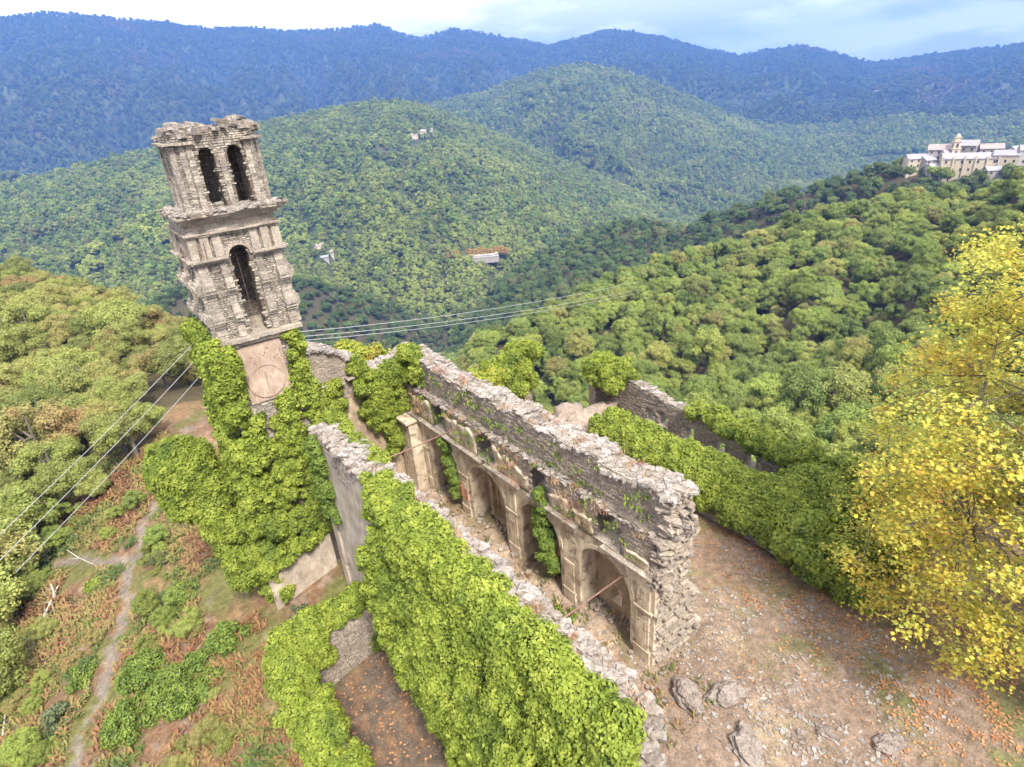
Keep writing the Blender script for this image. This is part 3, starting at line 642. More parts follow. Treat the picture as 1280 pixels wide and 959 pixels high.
def scatter_nodes(name, coll):
    ng = bpy.data.node_groups.new(name, 'GeometryNodeTree')
    ng.interface.new_socket('Geometry', in_out='INPUT', socket_type='NodeSocketGeometry'); ng.interface.new_socket('Geometry', in_out='OUTPUT', socket_type='NodeSocketGeometry')
    N, L = ng.nodes, ng.links
    gi = N.new('NodeGroupInput'); go = N.new('NodeGroupOutput'); ip = N.new('GeometryNodeInstanceOnPoints'); ci = N.new('GeometryNodeCollectionInfo')
    ci.inputs['Collection'].default_value = coll; ci.inputs['Separate Children'].default_value = True; ci.inputs['Reset Children'].default_value = True
    ip.inputs['Pick Instance'].default_value = True
    def attr(n, t):
        a = N.new('GeometryNodeInputNamedAttribute'); a.data_type = t; a.inputs['Name'].default_value = n; return a.outputs[0]
    cx = N.new('ShaderNodeCombineXYZ'); L.new(attr('rot', 'FLOAT'), cx.inputs[2])
    L.new(gi.outputs[0], ip.inputs['Points']); L.new(ci.outputs[0], ip.inputs['Instance']); L.new(attr('kind_index', 'INT'), ip.inputs['Instance Index'])
    L.new(cx.outputs[0], ip.inputs['Rotation']); L.new(attr('scl', 'FLOAT'), ip.inputs['Scale']); L.new(ip.outputs[0], go.inputs[0])
    return ng
def scatter(name, label, P, s, r, meshes, cat='forest'):
    coll = bpy.data.collections.new(name + '_kinds')
    for k, me in enumerate(meshes):
        coll.objects.link(bpy.data.objects.new('%s_kind_%02d' % (name, k), me))
    me = bpy.data.meshes.new(name); me.vertices.add(len(P)); me.vertices.foreach_set('co', np.ascontiguousarray(P, np.float32).ravel())
    for nm, ty, v in (('scl', 'FLOAT', s), ('rot', 'FLOAT', r), ('kind_index', 'INT', rng.integers(0, len(meshes), len(P)))):
        a = me.attributes.new(nm, ty, 'POINT'); a.data.foreach_set('value', np.asarray(v, np.float32 if ty == 'FLOAT' else np.int32))
    o = link(name, me); tag(o, label, cat, None, 'stuff')
    md = o.modifiers.new('scatter', 'NODES'); md.node_group = scatter_nodes(name, coll); return o
rest = ~isown; dark = rest & ((play == 2) | (play == 3)) & (pd_ > 300); rest = rest & ~dark
for nm, lab, msk, K in (('forest_canopy', 'dense olive woodland on the ridge left of the tower', rest & (paz < 25) & (pd_ < 300), KIND_L),
                        ('forest_canopy', 'dense green chestnut woodland across the ravine', rest & ((paz >= 25) & (pd_ < 420)), KIND_R),
                        ('forest_canopy', 'dark evergreen woodland on the spurs dropping into the valley', dark, KIND_D),
                        ('forest_canopy', 'dark woods on the far blue mountains', rest & (pd_ > 2650), KIND_M),
                        ('forest_canopy', 'yellow green woods with painted sunlight on the ridges above the valley terrace', rest & (pd_ > 420) & (pd_ <= 2650) & ((play == 4) | (play == 5)), KIND_B),
                        ('forest_canopy', 'wooded hills beyond the valley, hazy green', rest & (pd_ <= 2650) & ~((pd_ > 420) & ((play == 4) | (play == 5))) & ~((paz < 25) & (pd_ < 300)) & ~((paz >= 25) & (pd_ < 420)), KIND_F)):
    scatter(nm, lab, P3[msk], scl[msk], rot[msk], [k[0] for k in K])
print('trees', len(own), 'forest points', int(rest.sum()), 'far', int(((pd_ > 420)).sum()))

# ------------------------------------------------------------------ haze
hz = MB(); hz.box((0, 0, 190), (20000, 20000, 906)); 
def haze_mat():
    m, N, L = mat_new('haze'); out = N.new('ShaderNodeOutputMaterial'); v = N.new('ShaderNodeVolumePrincipled')
    v.inputs['Color'].default_value = (.14, .32, .88, 1); v.inputs['Density'].default_value = HAZE; v.inputs['Anisotropy'].default_value = 0.0
    L.new(v.outputs[0], out.inputs['Volume']); return m
HAZE = 1.75e-4
print('z range', GZ.min(), GZ.max())
tag(hz.build('haze', haze_mat()), 'thin blue haze over the valley', 'haze', None, 'stuff')

# ------------------------------------------------------------------ masonry helpers
def frame3(U, Vv):
    U = np.asarray(U, float); U /= np.linalg.norm(U); Vv = np.asarray(Vv, float); Vv /= np.linalg.norm(Vv)
    return U, Vv, np.cross(U, Vv)
def rubble_face(mb, O, U, Vv, w, h, mask=None, sw=(.22, .55), sh=(.09, .17), proud=(.015, .06), N=None):
    """courses of irregular slabs standing proud of a wall plane (U along, V up, N outward)"""
    U, Vv, N0 = frame3(U, Vv); N = N0 if N is None else np.asarray(N, float); O = np.asarray(O, float)
    z = 0.0
    while z < h:
        hh = random.uniform(*sh); x = -random.uniform(0, .3)
        while x < w:
            ww = random.uniform(*sw); cx, cz = x + ww / 2, z + hh / 2
            if 0 <= cx <= w and cz <= h and (mask is None or mask(cx, cz)):
                p = random.uniform(*proud); g = .012
                j = lambda a: random.uniform(-a, a)
                q = [(x + g + j(.015), z + g + j(.012)), (x + ww - g + j(.015), z + g + j(.012)), (x + ww - g + j(.02), z + hh - g + j(.012)), (x + g + j(.02), z + hh - g + j(.012))]
                Vt = [O + U * a + Vv * b - N * .03 for a, b in q] + [O + U * (a * .94 + cx * .06) + Vv * (b * .9 + cz * .1) + N * (p + j(.012)) for a, b in q]
                mb.add(Vt, [(4, 5, 6, 7), (0, 1, 5, 4), (1, 2, 6, 5), (2, 3, 7, 6), (3, 0, 4, 7)])
            x += ww
        z += hh
def slab_mesh(name, mat, seed, thin=.26):
    r = np.random.default_rng(seed); n = int(r.integers(5, 8)); th = np.sort(r.uniform(0, 2 * math.pi, n) * .35 + np.arange(n) / n * 2 * math.pi)
    rad = r.uniform(.75, 1.1, n) * .5; X = np.cos(th) * rad * 1.25; Y = np.sin(th) * rad * .85
    top = np.stack([X * .93, Y * .93, thin / 2 * (1 + r.uniform(-.25, .25, n))], 1); bot = np.stack([X, Y, -thin / 2 * (1 + r.uniform(-.2, .2, n))], 1)
    V = np.concatenate([bot, top]); F = [tuple(range(n))[::-1], tuple(range(n, 2 * n))] + [(i, (i + 1) % n, n + (i + 1) % n, n + i) for i in range(n)]
    return make_mesh(name, V, F, mat, np.full(len(F), r.random()))
SLABS = [slab_mesh('stone', M['slate'], 900 + k, .2 + .1 * (k % 3)) for k in range(10)]
RUBS = [slab_mesh('stone', M['rubble'], 940 + k, .3 + .1 * (k % 3)) for k in range(8)]
ROCKS = []
def lay_stone(parent, p, s, tilt=.12, meshes=None, name='stone', flat=1.0, yaw=None):
    o = link(name, random.choice(meshes or SLABS), parent)
    o.location = Vector(p) - Vector(parent.location) if parent is not None else Vector(p)
    o.rotation_euler = (random.gauss(0, tilt), random.gauss(0, tilt), random.uniform(0, 6.28) if yaw is None else yaw + random.gauss(0, .25)); o.scale = (s, s * random.uniform(.7, 1), s * flat * random.uniform(.7, 1.2)); return o
def stones_joined(mb, pts, size, tilt=.09, flat=.22):
    for p in pts:
        s = random.uniform(*size); a = random.uniform(0, 6.28); R = (Matrix.Rotation(a, 3, 'Z') @ Matrix.Rotation(random.gauss(0, tilt), 3, 'X') @ Matrix.Rotation(random.gauss(0, tilt), 3, 'Y'))
        mb.box(p, (s, s * random.uniform(.5, .9), s * flat * random.uniform(.6, 1.3)), np.array(R), None, .18)
def profile_wall(bot, top, axis, a0, a1, mb, r=.5):
    """solid between a bottom polyline and a top polyline (s, z), extruded between a0 and a1 across; axis 'y' runs along y (across = x) or 'x'"""
    n = len(bot); V = []
    for a in (a0, a1):
        for (s, z) in bot: V.append((a, s, z) if axis == 'y' else (s, a, z))
        for (s, z) in top: V.append((a, s, z) if axis == 'y' else (s, a, z))
    F = []
    for i in range(n - 1):
        if abs(bot[i][0] - bot[i + 1][0]) > 1e-6:
            F.append((i, i + 1, n + i + 1, n + i)); F.append((2 * n + i, 3 * n + i, 3 * n + i + 1, 2 * n + i + 1))
            F.append((n + i, n + i + 1, 3 * n + i + 1, 3 * n + i))
        F.append((i, 2 * n + i, 2 * n + i + 1, i + 1))
    F.append((0, n, 3 * n, 2 * n)); F.append((n - 1, 3 * n - 1, 4 * n - 1, 2 * n - 1))
    mb.add(V, F, r)
def opening_profile(s0, s1, z0, ops, topf, step=.25, arc=10):
    """ops: (a, b, spring, rise). Returns equal-length bottom / top polylines"""
    bot = [(s0, z0)]
    s = s0
    for a, b, sp, rise in sorted(ops):
        while s + step < a: s += step; bot.append((s, z0))
        bot.append((a, z0)); bot.append((a, sp))
        for k in range(1, arc):
            t = math.pi * k / arc; bot.append(((a + b) / 2 - (b - a) / 2 * math.cos(t), sp + rise * math.sin(t)))
        bot.append((b, sp)); bot.append((b, z0)); s = b
    while s + step < s1: s += step; bot.append((s, z0))
    bot.append((s1, z0))
    return bot, [(q[0], topf(q[0])) for q in bot]
def wob(a, seed=0, amp=.12): return amp * (mnoise.noise(Vector((a * .8 + seed, seed * 1.7, 0))) + .5 * mnoise.noise(Vector((a * 1.9, seed, 4)))) * 1.6
def recess(cx, cz, ops):   # inside one of the arched openings?
    for a, b, sp, rise in ops:
        if a - .03 < cx < b + .03 and (cz < sp or (cz - sp) < rise * math.sqrt(max(0, 1 - ((cx - (a + b) / 2) / ((b - a) / 2)) ** 2)) + .03): return True
    return False

# ------------------------------------------------------------------ arcaded nave wall
BX, BXB = 16.66, 17.9                         # inner face, back of the niches
AR = [(14.55, 18.15, 3.5, 1.65), (19.65, 23.1, 3.5, 1.65), (24.65, 28.4, 3.5, 1.65), (29.9, 33.4, 3.5, 1.65)]
LUN = [(15.3, 16.9, 7.0, .75), (20.4, 22.0, 7.0, .75), (25.3, 27.1, 7.0, .75), (30.7, 32.3, 7.0, .75)]
Y0, Y1 = 13.1, 36.2
B = thing('nave_wall', 'long roofless nave wall with plastered arches below and bare rubble above', 'ruined wall', (17.4, 24.6, 0))
def part(mb, name, mat, t, smooth=False): return local(t, mb.build(name, mat, t, smooth))
mb = MB(); b_, t_ = opening_profile(Y0, Y1, -.3, AR, lambda s: 5.6); profile_wall(b_, t_, 'y', BX, BXB - .004, mb); part(mb, 'arcade', M['plaster'], B)
# niche backs, the nearest one pierced by a ragged hole
mb = MB()
hole = [(15.55, 16.35, 2.6, .25)]
for (a, b, sp, rise) in AR:
    if a < 15:
        hc = on_x(771, 744, BXB); hy, hz0 = hc[1], hc[2] - .62
        bb, tt = opening_profile(a - .5, b + .5, hz0, [(hy - .38, hy + .38, hz0 + .85, .35)], lambda s: 5.6); profile_wall(bb, tt, 'y', BXB, BXB + .55, mb)
        mb.box((BXB + .275, (a + b) / 2, (hz0 - .3) / 2 - .002), (.55, b - a + 1, hz0 + .3), None, .5)
    else: mb.box((BXB + .275, (a + b) / 2, 2.65), (.55, b - a + 1.04, 5.9), None, .5)
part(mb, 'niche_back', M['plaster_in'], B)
# altar frames in two of the niches: paired pilasters, entablature, broken pediment, round-headed panel
for k in (1, 2):
    a, b, sp, rise = AR[k]; c = (a + b) / 2
    mb = MB()
    for s in (-1, 1):
        mb.box((BXB - .14, c + s * 1.05, 1.9), (.26, .30, 3.0), None, .4); mb.box((BXB - .17, c + s * 1.05, 3.45), (.34, .40, .16), None, .5); mb.box((BXB - .17, c + s * 1.05, .5), (.34, .42, .4), None, .3)
        for q in range(6):
            f = q / 6; mb.box((BXB - .2, c + s * (1.25 - f * .85), 3.85 + f * .42), (.4, .22, .14), Matrix.Rotation(s * .5, 3, 'X'), .5)
    mb.box((BXB - .16, c, 3.62), (.34, 2.6, .15), None, .5); mb.box((BXB - .09, c, .35), (.5, 2.6, .5), None, .4)
    for q in range(14):
        th = math.pi * q / 13; mb.box((BXB - .05, c + .62 * math.cos(th), 2.35 + .62 * math.sin(th)), (.1, .12, .16), Matrix.Rotation(th, 3, 'X'), .5)
    for s in (-1, 1): mb.box((BXB - .05, c + s * .62, 1.6), (.1, .1, 1.4), None, .5)
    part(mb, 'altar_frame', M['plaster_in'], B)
# pilasters with base and capital on the piers, archivolts, cornice
PIERS = [(13.12, 14.35), (18.35, 19.5), (23.25, 24.5), (28.55, 29.75), (33.6, 34.9)]
for i, (a, b) in enumerate(PIERS):
    mb = MB(); c, w = (a + b) / 2, (b - a)
    top = 5.55 if i != 1 else 2.95
    mb.box((BX - .03, c, (top + .3) / 2 + .1), (.10, w * .62, top - .5), None, .5)
    mb.box((BX - .05, c, .42), (.12, w * .8, .8), None, .3, .08); mb.box((BX - .05, c, .9), (.14, w * .86, .09), None, .5, .06)
    if i != 1:
        mb.box((BX - .05, c, 3.5), (.15, w * .92, .1), None, .5); mb.box((BX - .04, c, 3.4), (.13, w * .86, .09), None, .5)
    mb.box((BX - .03, c, 2.1), (.14, w * .36, 1.5), None, .2)
    part(mb, 'pilaster', M['plaster'], B)
for (a, b) in ((28.75, 29.0), (29.3, 29.55)):
    mb = MB(); mb.box((BX - .155, (a + b) / 2, 2.1), (.05, b - a, .9), None, .5); part(mb, 'painted_panel', M['terracotta'], B)
for (a, b, sp, rise) in AR:
    mb = MB(); c = (a + b) / 2; n = 22
    for q in range(n):
        t0, t1 = math.pi * q / n, math.pi * (q + 1) / n; V = []
        for t in (t0, t1):
            for k, x in ((1.0, BX - .06), (1.14, BX - .06), (1.0, BX + .02), (1.14, BX + .02)): V.append((x, c - (b - a) / 2 * k * math.cos(t), sp + rise * k * math.sin(t)))
        mb.add(V, [(0, 1, 5, 4), (1, 3, 7, 5), (0, 4, 6, 2)], .5)
    part(mb, 'archivolt', M['plaster'], B)
mb = MB(); y = Y0 + .1
while y < 35.6:
    w = random.uniform(.5, 1.1)
    if random.random() < .93:
        mb.box((BX - .06, y + w / 2, 5.66), (.34, w - .01, .13), None, None, .03); mb.box((BX - .12, y + w / 2, 5.8), (.48, w - .01, .12), None, None, .04)
    y += w
part(mb, 'cornice', M['cornice'], B)
# upper wall: thick up to a ledge, then set back, broken near end
LEDGE, TOPZ = 7.95, 10.0
def near_end(z): return 12.95 + .35 * math.sin(z * 2.1) + .25 * math.sin(z * 5.3 + 1)
mb = MB(); b_, t_ = opening_profile(Y0 + .15, Y1, 5.72, LUN, lambda s: LEDGE + wob(s, 2, .2)); profile_wall(b_, t_, 'y', BX + .03, 18.5, mb)
part(mb, 'haunch_core', M['mortar'], B)
def topB(s): return TOPZ + wob(s, 5, .2) + .5 * wob(s * .35, 9, .3) + .12 * max(0, 14.5 - s) + .10 * sstep(30, 36, s)
mb = MB(); ys = np.arange(13.15, 36.3, .3); profile_wall([(s, LEDGE - .25) for s in ys], [(s, topB(s)) for s in ys], 'y', 17.08, 18.42, mb)
part(mb, 'upper_core', M['mortar'], B)
mb = MB()
rubble_face(mb, (BX + .03, Y0 + .15, 5.75), (0, -1, 0), (0, 0, 1), 0, 0)
rubble_face(mb, (BX + .03, Y1, 5.75), (0, -1, 0), (0, 0, 1), Y1 - Y0 - .15, LEDGE - 5.75, lambda x, z: not recess(Y1 - x, z + 5.75, LUN), N=(-1, 0, 0))
rubble_face(mb, (17.08, 36.2, LEDGE - .1), (0, -1, 0), (0, 0, 1), 23.0, TOPZ - LEDGE + .15, None, N=(-1, 0, 0))
rubble_face(mb, (18.42, 13.15, LEDGE - .1), (0, 1, 0), (0, 0, 1), 23.0, TOPZ - LEDGE + .1, None)
tag(part(mb, 'rubble_facing', M['rubble'], B), kind='stuff')
# plaster left from the vault between the lunettes, curling out above the cornice
for (y0, y1, h) in ((13.5, 15.0, .9), (17.1, 18.4, 1.5), (18.9, 20.25, 1.3), (22.1, 23.7, 1.6), (23.75, 25.2, 1.9), (27.2, 29.0, 2.0), (29.05, 30.6, 2.0), (32.4, 34.9, 2.1)):
    n, m = 7, 6; V = []; 
    for i in range(n):
        u = i / (n - 1)
        for j in range(m):
            v = j / (m - 1); z = 5.86 + h * v * (.8 + .35 * mnoise.noise(Vector((y0 * 3 + u * 2.5, h, 2)))) 
            V.append((BX - .06 - .14 * v * v + .03 * random.random(), y0 + (y1 - y0) * u + .12 * (random.random() - .5) * (i in (0, n - 1)), z + .1 * (random.random() - .5) * (j == m - 1)))
    k = len(V); V += [(x + .16, y, z - .02) for (x, y, z) in V]
    F = [(i * m + j, i * m + j + 1, (i + 1) * m + j + 1, (i + 1) * m + j) for i in range(n - 1) for j in range(m - 1)]
    F += [(k + a, k + d_, k + c_, k + b2) for (a, b2, c_, d_) in F]
    for i in range(n - 1): F += [(i * m + m - 1, k + i * m + m - 1, k + (i + 1) * m + m - 1, (i + 1) * m + m - 1), (i * m, (i + 1) * m, k + (i + 1) * m, k + i * m)]
    for j in range(m - 1): F += [(j, k + j, k + j + 1, j + 1), ((n - 1) * m + j, (n - 1) * m + j + 1, k + (n - 1) * m + j + 1, k + (n - 1) * m + j)]
    mb = MB(); mb.add(V, F, .5); part(mb, 'vault_plaster', M['plaster'], B, True)
# sloping sills of the lunettes
mb = MB()
for (a, b, sp, rise) in LUN: mb.box((BX + .75, (a + b) / 2, 5.98), (1.7, b - a, .3), Matrix.Rotation(-.22, 3, 'Y'), .6)
part(mb, 'lunette_sill', M['cornice'], B)
# near broken end: torn slabs, overhanging, and the stub of the chapel side wall
mb = MB()
for q in range(430):
    z = random.uniform(4.9, TOPZ + .15); dz = (z - 5.2) / 4.8; x = random.uniform(16.75 if z < LEDGE else 17.1, 18.5)
    jag = .45 * math.sin(z * 1.3 + x * 1.5) + .25 * math.sin(z * 4.1)
    mb.box((x, 13.22 + jag * .25 - random.uniform(0, .3), z), (random.uniform(.25, .6), random.uniform(.35, .8), random.uniform(.06, .14)), np.array(Matrix.Rotation(random.gauss(0, .4), 3, 'Z') @ Matrix.Rotation(random.gauss(0, .12), 3, 'X')), None, .15)
tag(part(mb, 'torn_masonry', M['rubble'], B), kind='stuff')
mb = MB()
def stub_x(z): return 19.9 - .12 * z + .18 * math.sin(z * 2.2)
zz = np.linspace(-.3, 5.4, 16)
for z0, z1 in zip(zz[:-1], zz[1:]):
    tap = 1 - max(0, (z0 - 3.0)) / 2.6
    x1 = 18.0 + (stub_x(z0) - 18.0) * max(.12, tap); mb.box(((17.0 + x1) / 2, 13.75 + .06 * math.sin(z0 * 3), (z0 + z1) / 2), (x1 - 17.0, 1.15, z1 - z0 + .004), None, .4, .02)
part(mb, 'chapel_stub_core', M['mortar'], B)
mb = MB()
rubble_face(mb, (16.9, 13.15, -.2), (1, 0, 0), (0, 0, 1), 2.6, 5.6, lambda x, z: 16.9 + x < 18.05 + (stub_x(z) - 18.05) * max(.1, 1 - max(0, z - 3.0) / 2.6), (.25, .7), (.08, .2), (.02, .3))
for q in range(190):
    z = random.uniform(-.1, 5.3); x1 = 18.0 + (stub_x(z) - 18.0) * max(.12, 1 - max(0, z - 3.0) / 2.6)
    mb.box((x1 + random.uniform(-.1, .12), 13.75 + random.uniform(-.65, .6), z), (random.uniform(.25, .5), random.uniform(.25, .6), random.uniform(.06, .13)), np.array(Matrix.Rotation(random.gauss(0, .3), 3, 'Z')), None, .15)
tag(part(mb, 'chapel_stub_stones', M['rubble'], B), kind='stuff')
# coping: slabs large enough to pick apart are parts, small ones between them are one mesh
nst = 0
for s in np.arange(12.75, 36.2, .26):
    for x in np.arange(17.1, 18.5, .33):
        p = (x + random.uniform(-.14, .14), s + random.uniform(-.12, .12), topB(s) + random.uniform(.0, .10))
        if s < 20.5 and nst < 150: lay_stone(B, p, random.uniform(.34, .72), .07, flat=.8); nst += 1
for q in range(90):                                  # the torn end itself
    z = random.uniform(5.4, 10.3); x = random.uniform(16.9 if z < LEDGE else 17.15, 18.5)
    lay_stone(B, (x, 13.15 + .25 * math.sin(z * 1.4 + x) - random.uniform(.1, .45), z), random.uniform(.35, .7), .2, RUBS if random.random() < .6 else SLABS, yaw=1.57, flat=.8)
mb = MB()
stones_joined(mb, [(random.uniform(17.05, 18.5), random.uniform(12.8, 36.2), 0) for q in range(1500)], (.16, .42))
for i, v in enumerate(mb.v): mb.v[i] = v + np.array([0, 0, topB(v[:, 1].mean()) + random.uniform(.02, .1)])
pts2 = [(random.uniform(BX - .05, 17.1), random.uniform(13.2, 36), LEDGE + random.uniform(-.05, .12)) for q in range(520)]
stones_joined(mb, pts2, (.12, .34)); tag(part(mb, 'coping_rubble', M['slate'], B), kind='stuff')

# ------------------------------------------------------------------ outer nave wall
CX0, CX1, CY0, CY1, CTOP = 7.9, 9.25, 7.15, 29.8, 10.4
Cw = thing('nave_wall', 'thick nave wall in the foreground with bare slate top and ivy hanging down its side', 'ruined wall', (8.6, 18, -2))
def topC(s): return CTOP + wob(s, 11, .2) + .5 * wob(s * .35, 13, .3) - .25 * (s < 7.8)
mb = MB(); ys = np.arange(CY0, CY1 + .2, .35); ys[-1] = CY1
profile_wall([(s, -3.0) for s in ys], [(s, topC(s) - .06) for s in ys], 'y', CX0, CX1, mb); part(mb, 'wall_core', M['plaster_out'], Cw)
mb = MB()
mb.box((CX0 - .07, 29.35, 3.6), (.16, .7, 13.2), None, .4)
part(mb, 'corner_pilaster', M['plaster_out'], Cw)
mb = MB(); rubble_face(mb, (CX0, CY0, -2), (1, 0, 0), (0, 0, 1), 1.35, 12.2, None, proud=(.03, .16)); rubble_face(mb, (CX1, CY0, 0), (0, 1, 0), (0, 0, 1), CY1 - CY0, 10.2, lambda x, z: z > 8.6 + .6 * math.sin(x), N=(1, 0, 0))
rubble_face(mb, (CX0, CY1, 7.2), (0, -1, 0), (0, 0, 1), CY1 - CY0, 3.0, lambda x, z: z > 2.0 + .7 * math.sin(x * 1.3), N=(-1, 0, 0))
tag(part(mb, 'rubble_facing', M['rubble'], Cw), kind='stuff')
cells = [(x, s) for s in np.arange(7.05, 29.9, .27) for x in np.arange(7.95, 9.3, .31)]
random.shuffle(cells); cells.sort(key=lambda c: c[1] > 17.5 and random.random() < .75)
for k, (x, s) in enumerate(cells[:285]): lay_stone(Cw, (x + random.uniform(-.13, .13), s + random.uniform(-.12, .12), topC(s) + random.uniform(-.04, .05)), random.uniform(.28, .7), .07, flat=.75)
mb = MB(); stones_joined(mb, [(random.uniform(7.85, 9.35), random.uniform(6.95, 29.9), 0) for q in range(2000)], (.10, .40), .08, .24)
for i, v in enumerate(mb.v): mb.v[i] = v + np.array([0, 0, topC(v[:, 1].mean()) + random.uniform(-.03, .09)])
for q in range(160):
    z = random.uniform(4, 10.4); stones_joined(mb, [(random.uniform(7.85, 9.3), CY0 - random.uniform(-.1, .25) - .2 * math.sin(z), z)], (.25, .5))
tag(part(mb, 'coping_rubble', M['slate'], Cw), kind='stuff')

# ------------------------------------------------------------------ gable wall at the far end of the nave
Fw = thing('gable_wall', 'crumbling end wall between the bell tower and the arcaded wall', 'ruined wall', (13, 37, 0))
def topF(x): return float(np.interp(x, [9, 10.5, 11.4, 12.6, 13.6, 14.4, 15.3, 16.4, 18.4], [12.6, 12.2, 11.9, 11.2, 10.6, 9.7, 9.3, 9.4, 9.9])) + wob(x, 21, .15)
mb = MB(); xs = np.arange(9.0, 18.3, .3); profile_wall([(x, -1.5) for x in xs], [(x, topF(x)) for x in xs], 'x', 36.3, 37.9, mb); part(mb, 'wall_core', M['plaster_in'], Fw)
mb = MB(); rubble_face(mb, (9.0, 36.3, 4.5), (1, 0, 0), (0, 0, 1), 9.2, 8.0, lambda x, z: z + 4.5 < topF(9 + x) - .05 and z + 4.5 > 7.6 + .8 * math.sin(x * 2.1))
tag(part(mb, 'rubble_facing', M['rubble'], Fw), kind='stuff')
mb = MB(); stones_joined(mb, [(random.uniform(9.2, 18.3), random.uniform(36.15, 38.0), 0) for q in range(1000)], (.18, .5))
for i, v in enumerate(mb.v): mb.v[i] = v + np.array([0, 0, topF(v[:, 0].mean()) + random.uniform(0, .12)])
tag(part(mb, 'coping_rubble', M['slate'], Fw), kind='stuff')
mb = MB(); mb.box((11.6, 36.2, 9.55), (1.6, .7, .12), np.array(Matrix.Rotation(.15, 3, 'Y')), .5); mb.box((13.2, 36.1, 9.7), (1.3, .8, .1), np.array(Matrix.Rotation(-.1, 3, 'Y')), .6); part(mb, 'projecting_slab', M['cornice'], Fw)
# return pier of the chancel arch beside the gable wall
mb = MB(); mb.box((16.2, 35.2, 2.7), (1.0, 1.6, 5.9), None, .5); mb.box((16.1, 35.2, 5.62), (1.3, 1.9, .16), None, .5); part(mb, 'corner_pier', M['plaster'], B)

# ------------------------------------------------------------------ bell tower
T = thing('bell_tower', 'tall stone bell tower with arched belfry, cornices and octagonal top stage', 'tower', (7.1, 34.6, -2))
TS = (5.1, 9.15, 32.5, 36.6)                                  # shaft
def tbox(mb, x0, x1, y0, y1, z0, z1, r=.5, jit=0): mb.box(((x0 + x1) / 2, (y0 + y1) / 2, (z0 + z1) / 2), (x1 - x0, y1 - y0, z1 - z0), None, r, jit)
mb = MB(); tbox(mb, *TS, -3, 15.0); part(mb, 'shaft', M['towermortar'], T)
mb = MB(); rubble_face(mb, (TS[0], TS[2], 8.5), (1, 0, 0), (0, 0, 1), 4.05, 6.4, None)
rubble_face(mb, (TS[0], TS[3], 8.5), (0, -1, 0), (0, 0, 1), 4.1, 6.4, None, N=(-1, 0, 0)); rubble_face(mb, (TS[1], TS[2], 8.5), (0, 1, 0), (0, 0, 1), 4.1, 6.4, None)
tag(part(mb, 'shaft_stones', M['towerstone'], T), kind='stuff')
mb = MB(); tbox(mb, 3.9, 8.1, 32.1, 32.497, -3, 1.6); part(mb, 'plinth', M['plaster_out'], T)
mb = MB(); tbox(mb, 5.85, 8.15, 32.38, 32.5, 11.6, 14.9); panel = part(mb, 'clock_panel', M['plaster_pink'], T)
mb = MB(); n = 40; V = []
for (rr, yy) in ((.98, 32.36), (.98, 32.31), (.88, 32.31), (.88, 32.345), (0.001, 32.345)):
    for k in range(n): th = 2 * math.pi * k / n; V.append((6.95 + rr * math.cos(th), yy, 12.75 + rr * math.sin(th)))
mb.add(V, [(r * n + k, r * n + (k + 1) % n, (r + 1) * n + (k + 1) % n, (r + 1) * n + k) for r in range(4) for k in range(n)], .5); o = part(mb, 'clock_face', M['plaster_pink'], T); o.parent = panel; o.location = (0, 0, 0)
mb = MB()
for q in range(30): mb.box((random.uniform(6.4, 8.1), 32.372, random.uniform(12.1, 14.6)), (random.uniform(.03, .08), .02, random.uniform(.03, .08)), None, 0)
mb.box((6.95, 32.335, 12.75), (.03, .012, 1.1), None, 0); tag(part(mb, 'pockmark', M['mortar'], T), kind='stuff')
# platform under the belfry
def ledge(mb, x0, x1, y0, y1, z, th, r=.5, n=9, jit=.05):
    """a projecting slab course built of butted stones"""
    for (ax, a0, a1, b) in (('x', x0, x1, y0), ('x', x0, x1, y1), ('y', y0 + .35, y1 - .35, x0), ('y', y0 + .35, y1 - .35, x1)):
        e = np.linspace(a0, a1, n)
        for p, q in zip(e[:-1], e[1:]):
            dz = random.uniform(-.02, .02); inn = .35 * (1 if b in (x0, y0) else -1); o = random.uniform(-.05, .03)
            c = ((p + q) / 2, b + inn / 2 + o) if ax == 'x' else (b + inn / 2 + o, (p + q) / 2)
            s = (q - p - .008, .35) if ax == 'x' else (.35, q - p - .008)
            mb.box((c[0], c[1], z + th / 2 + dz), (s[0], s[1], th), None, None, jit * .4)
    mb.box(((x0 + x1) / 2, (y0 + y1) / 2, z + th / 2), (x1 - x0 - .5, y1 - y0 - .5, th * .96), None, r)
P1 = (4.78, 9.43, 32.05, 36.8)
mb = MB(); ledge(mb, *P1, 15.28, .2); part(mb, 'platform', M['cornice'], T)
mb = MB(); ledge(mb, 4.95, 9.28, 32.25, 36.65, 15.02, .25); part(mb, 'platform_moulding', M['cornice'], T)
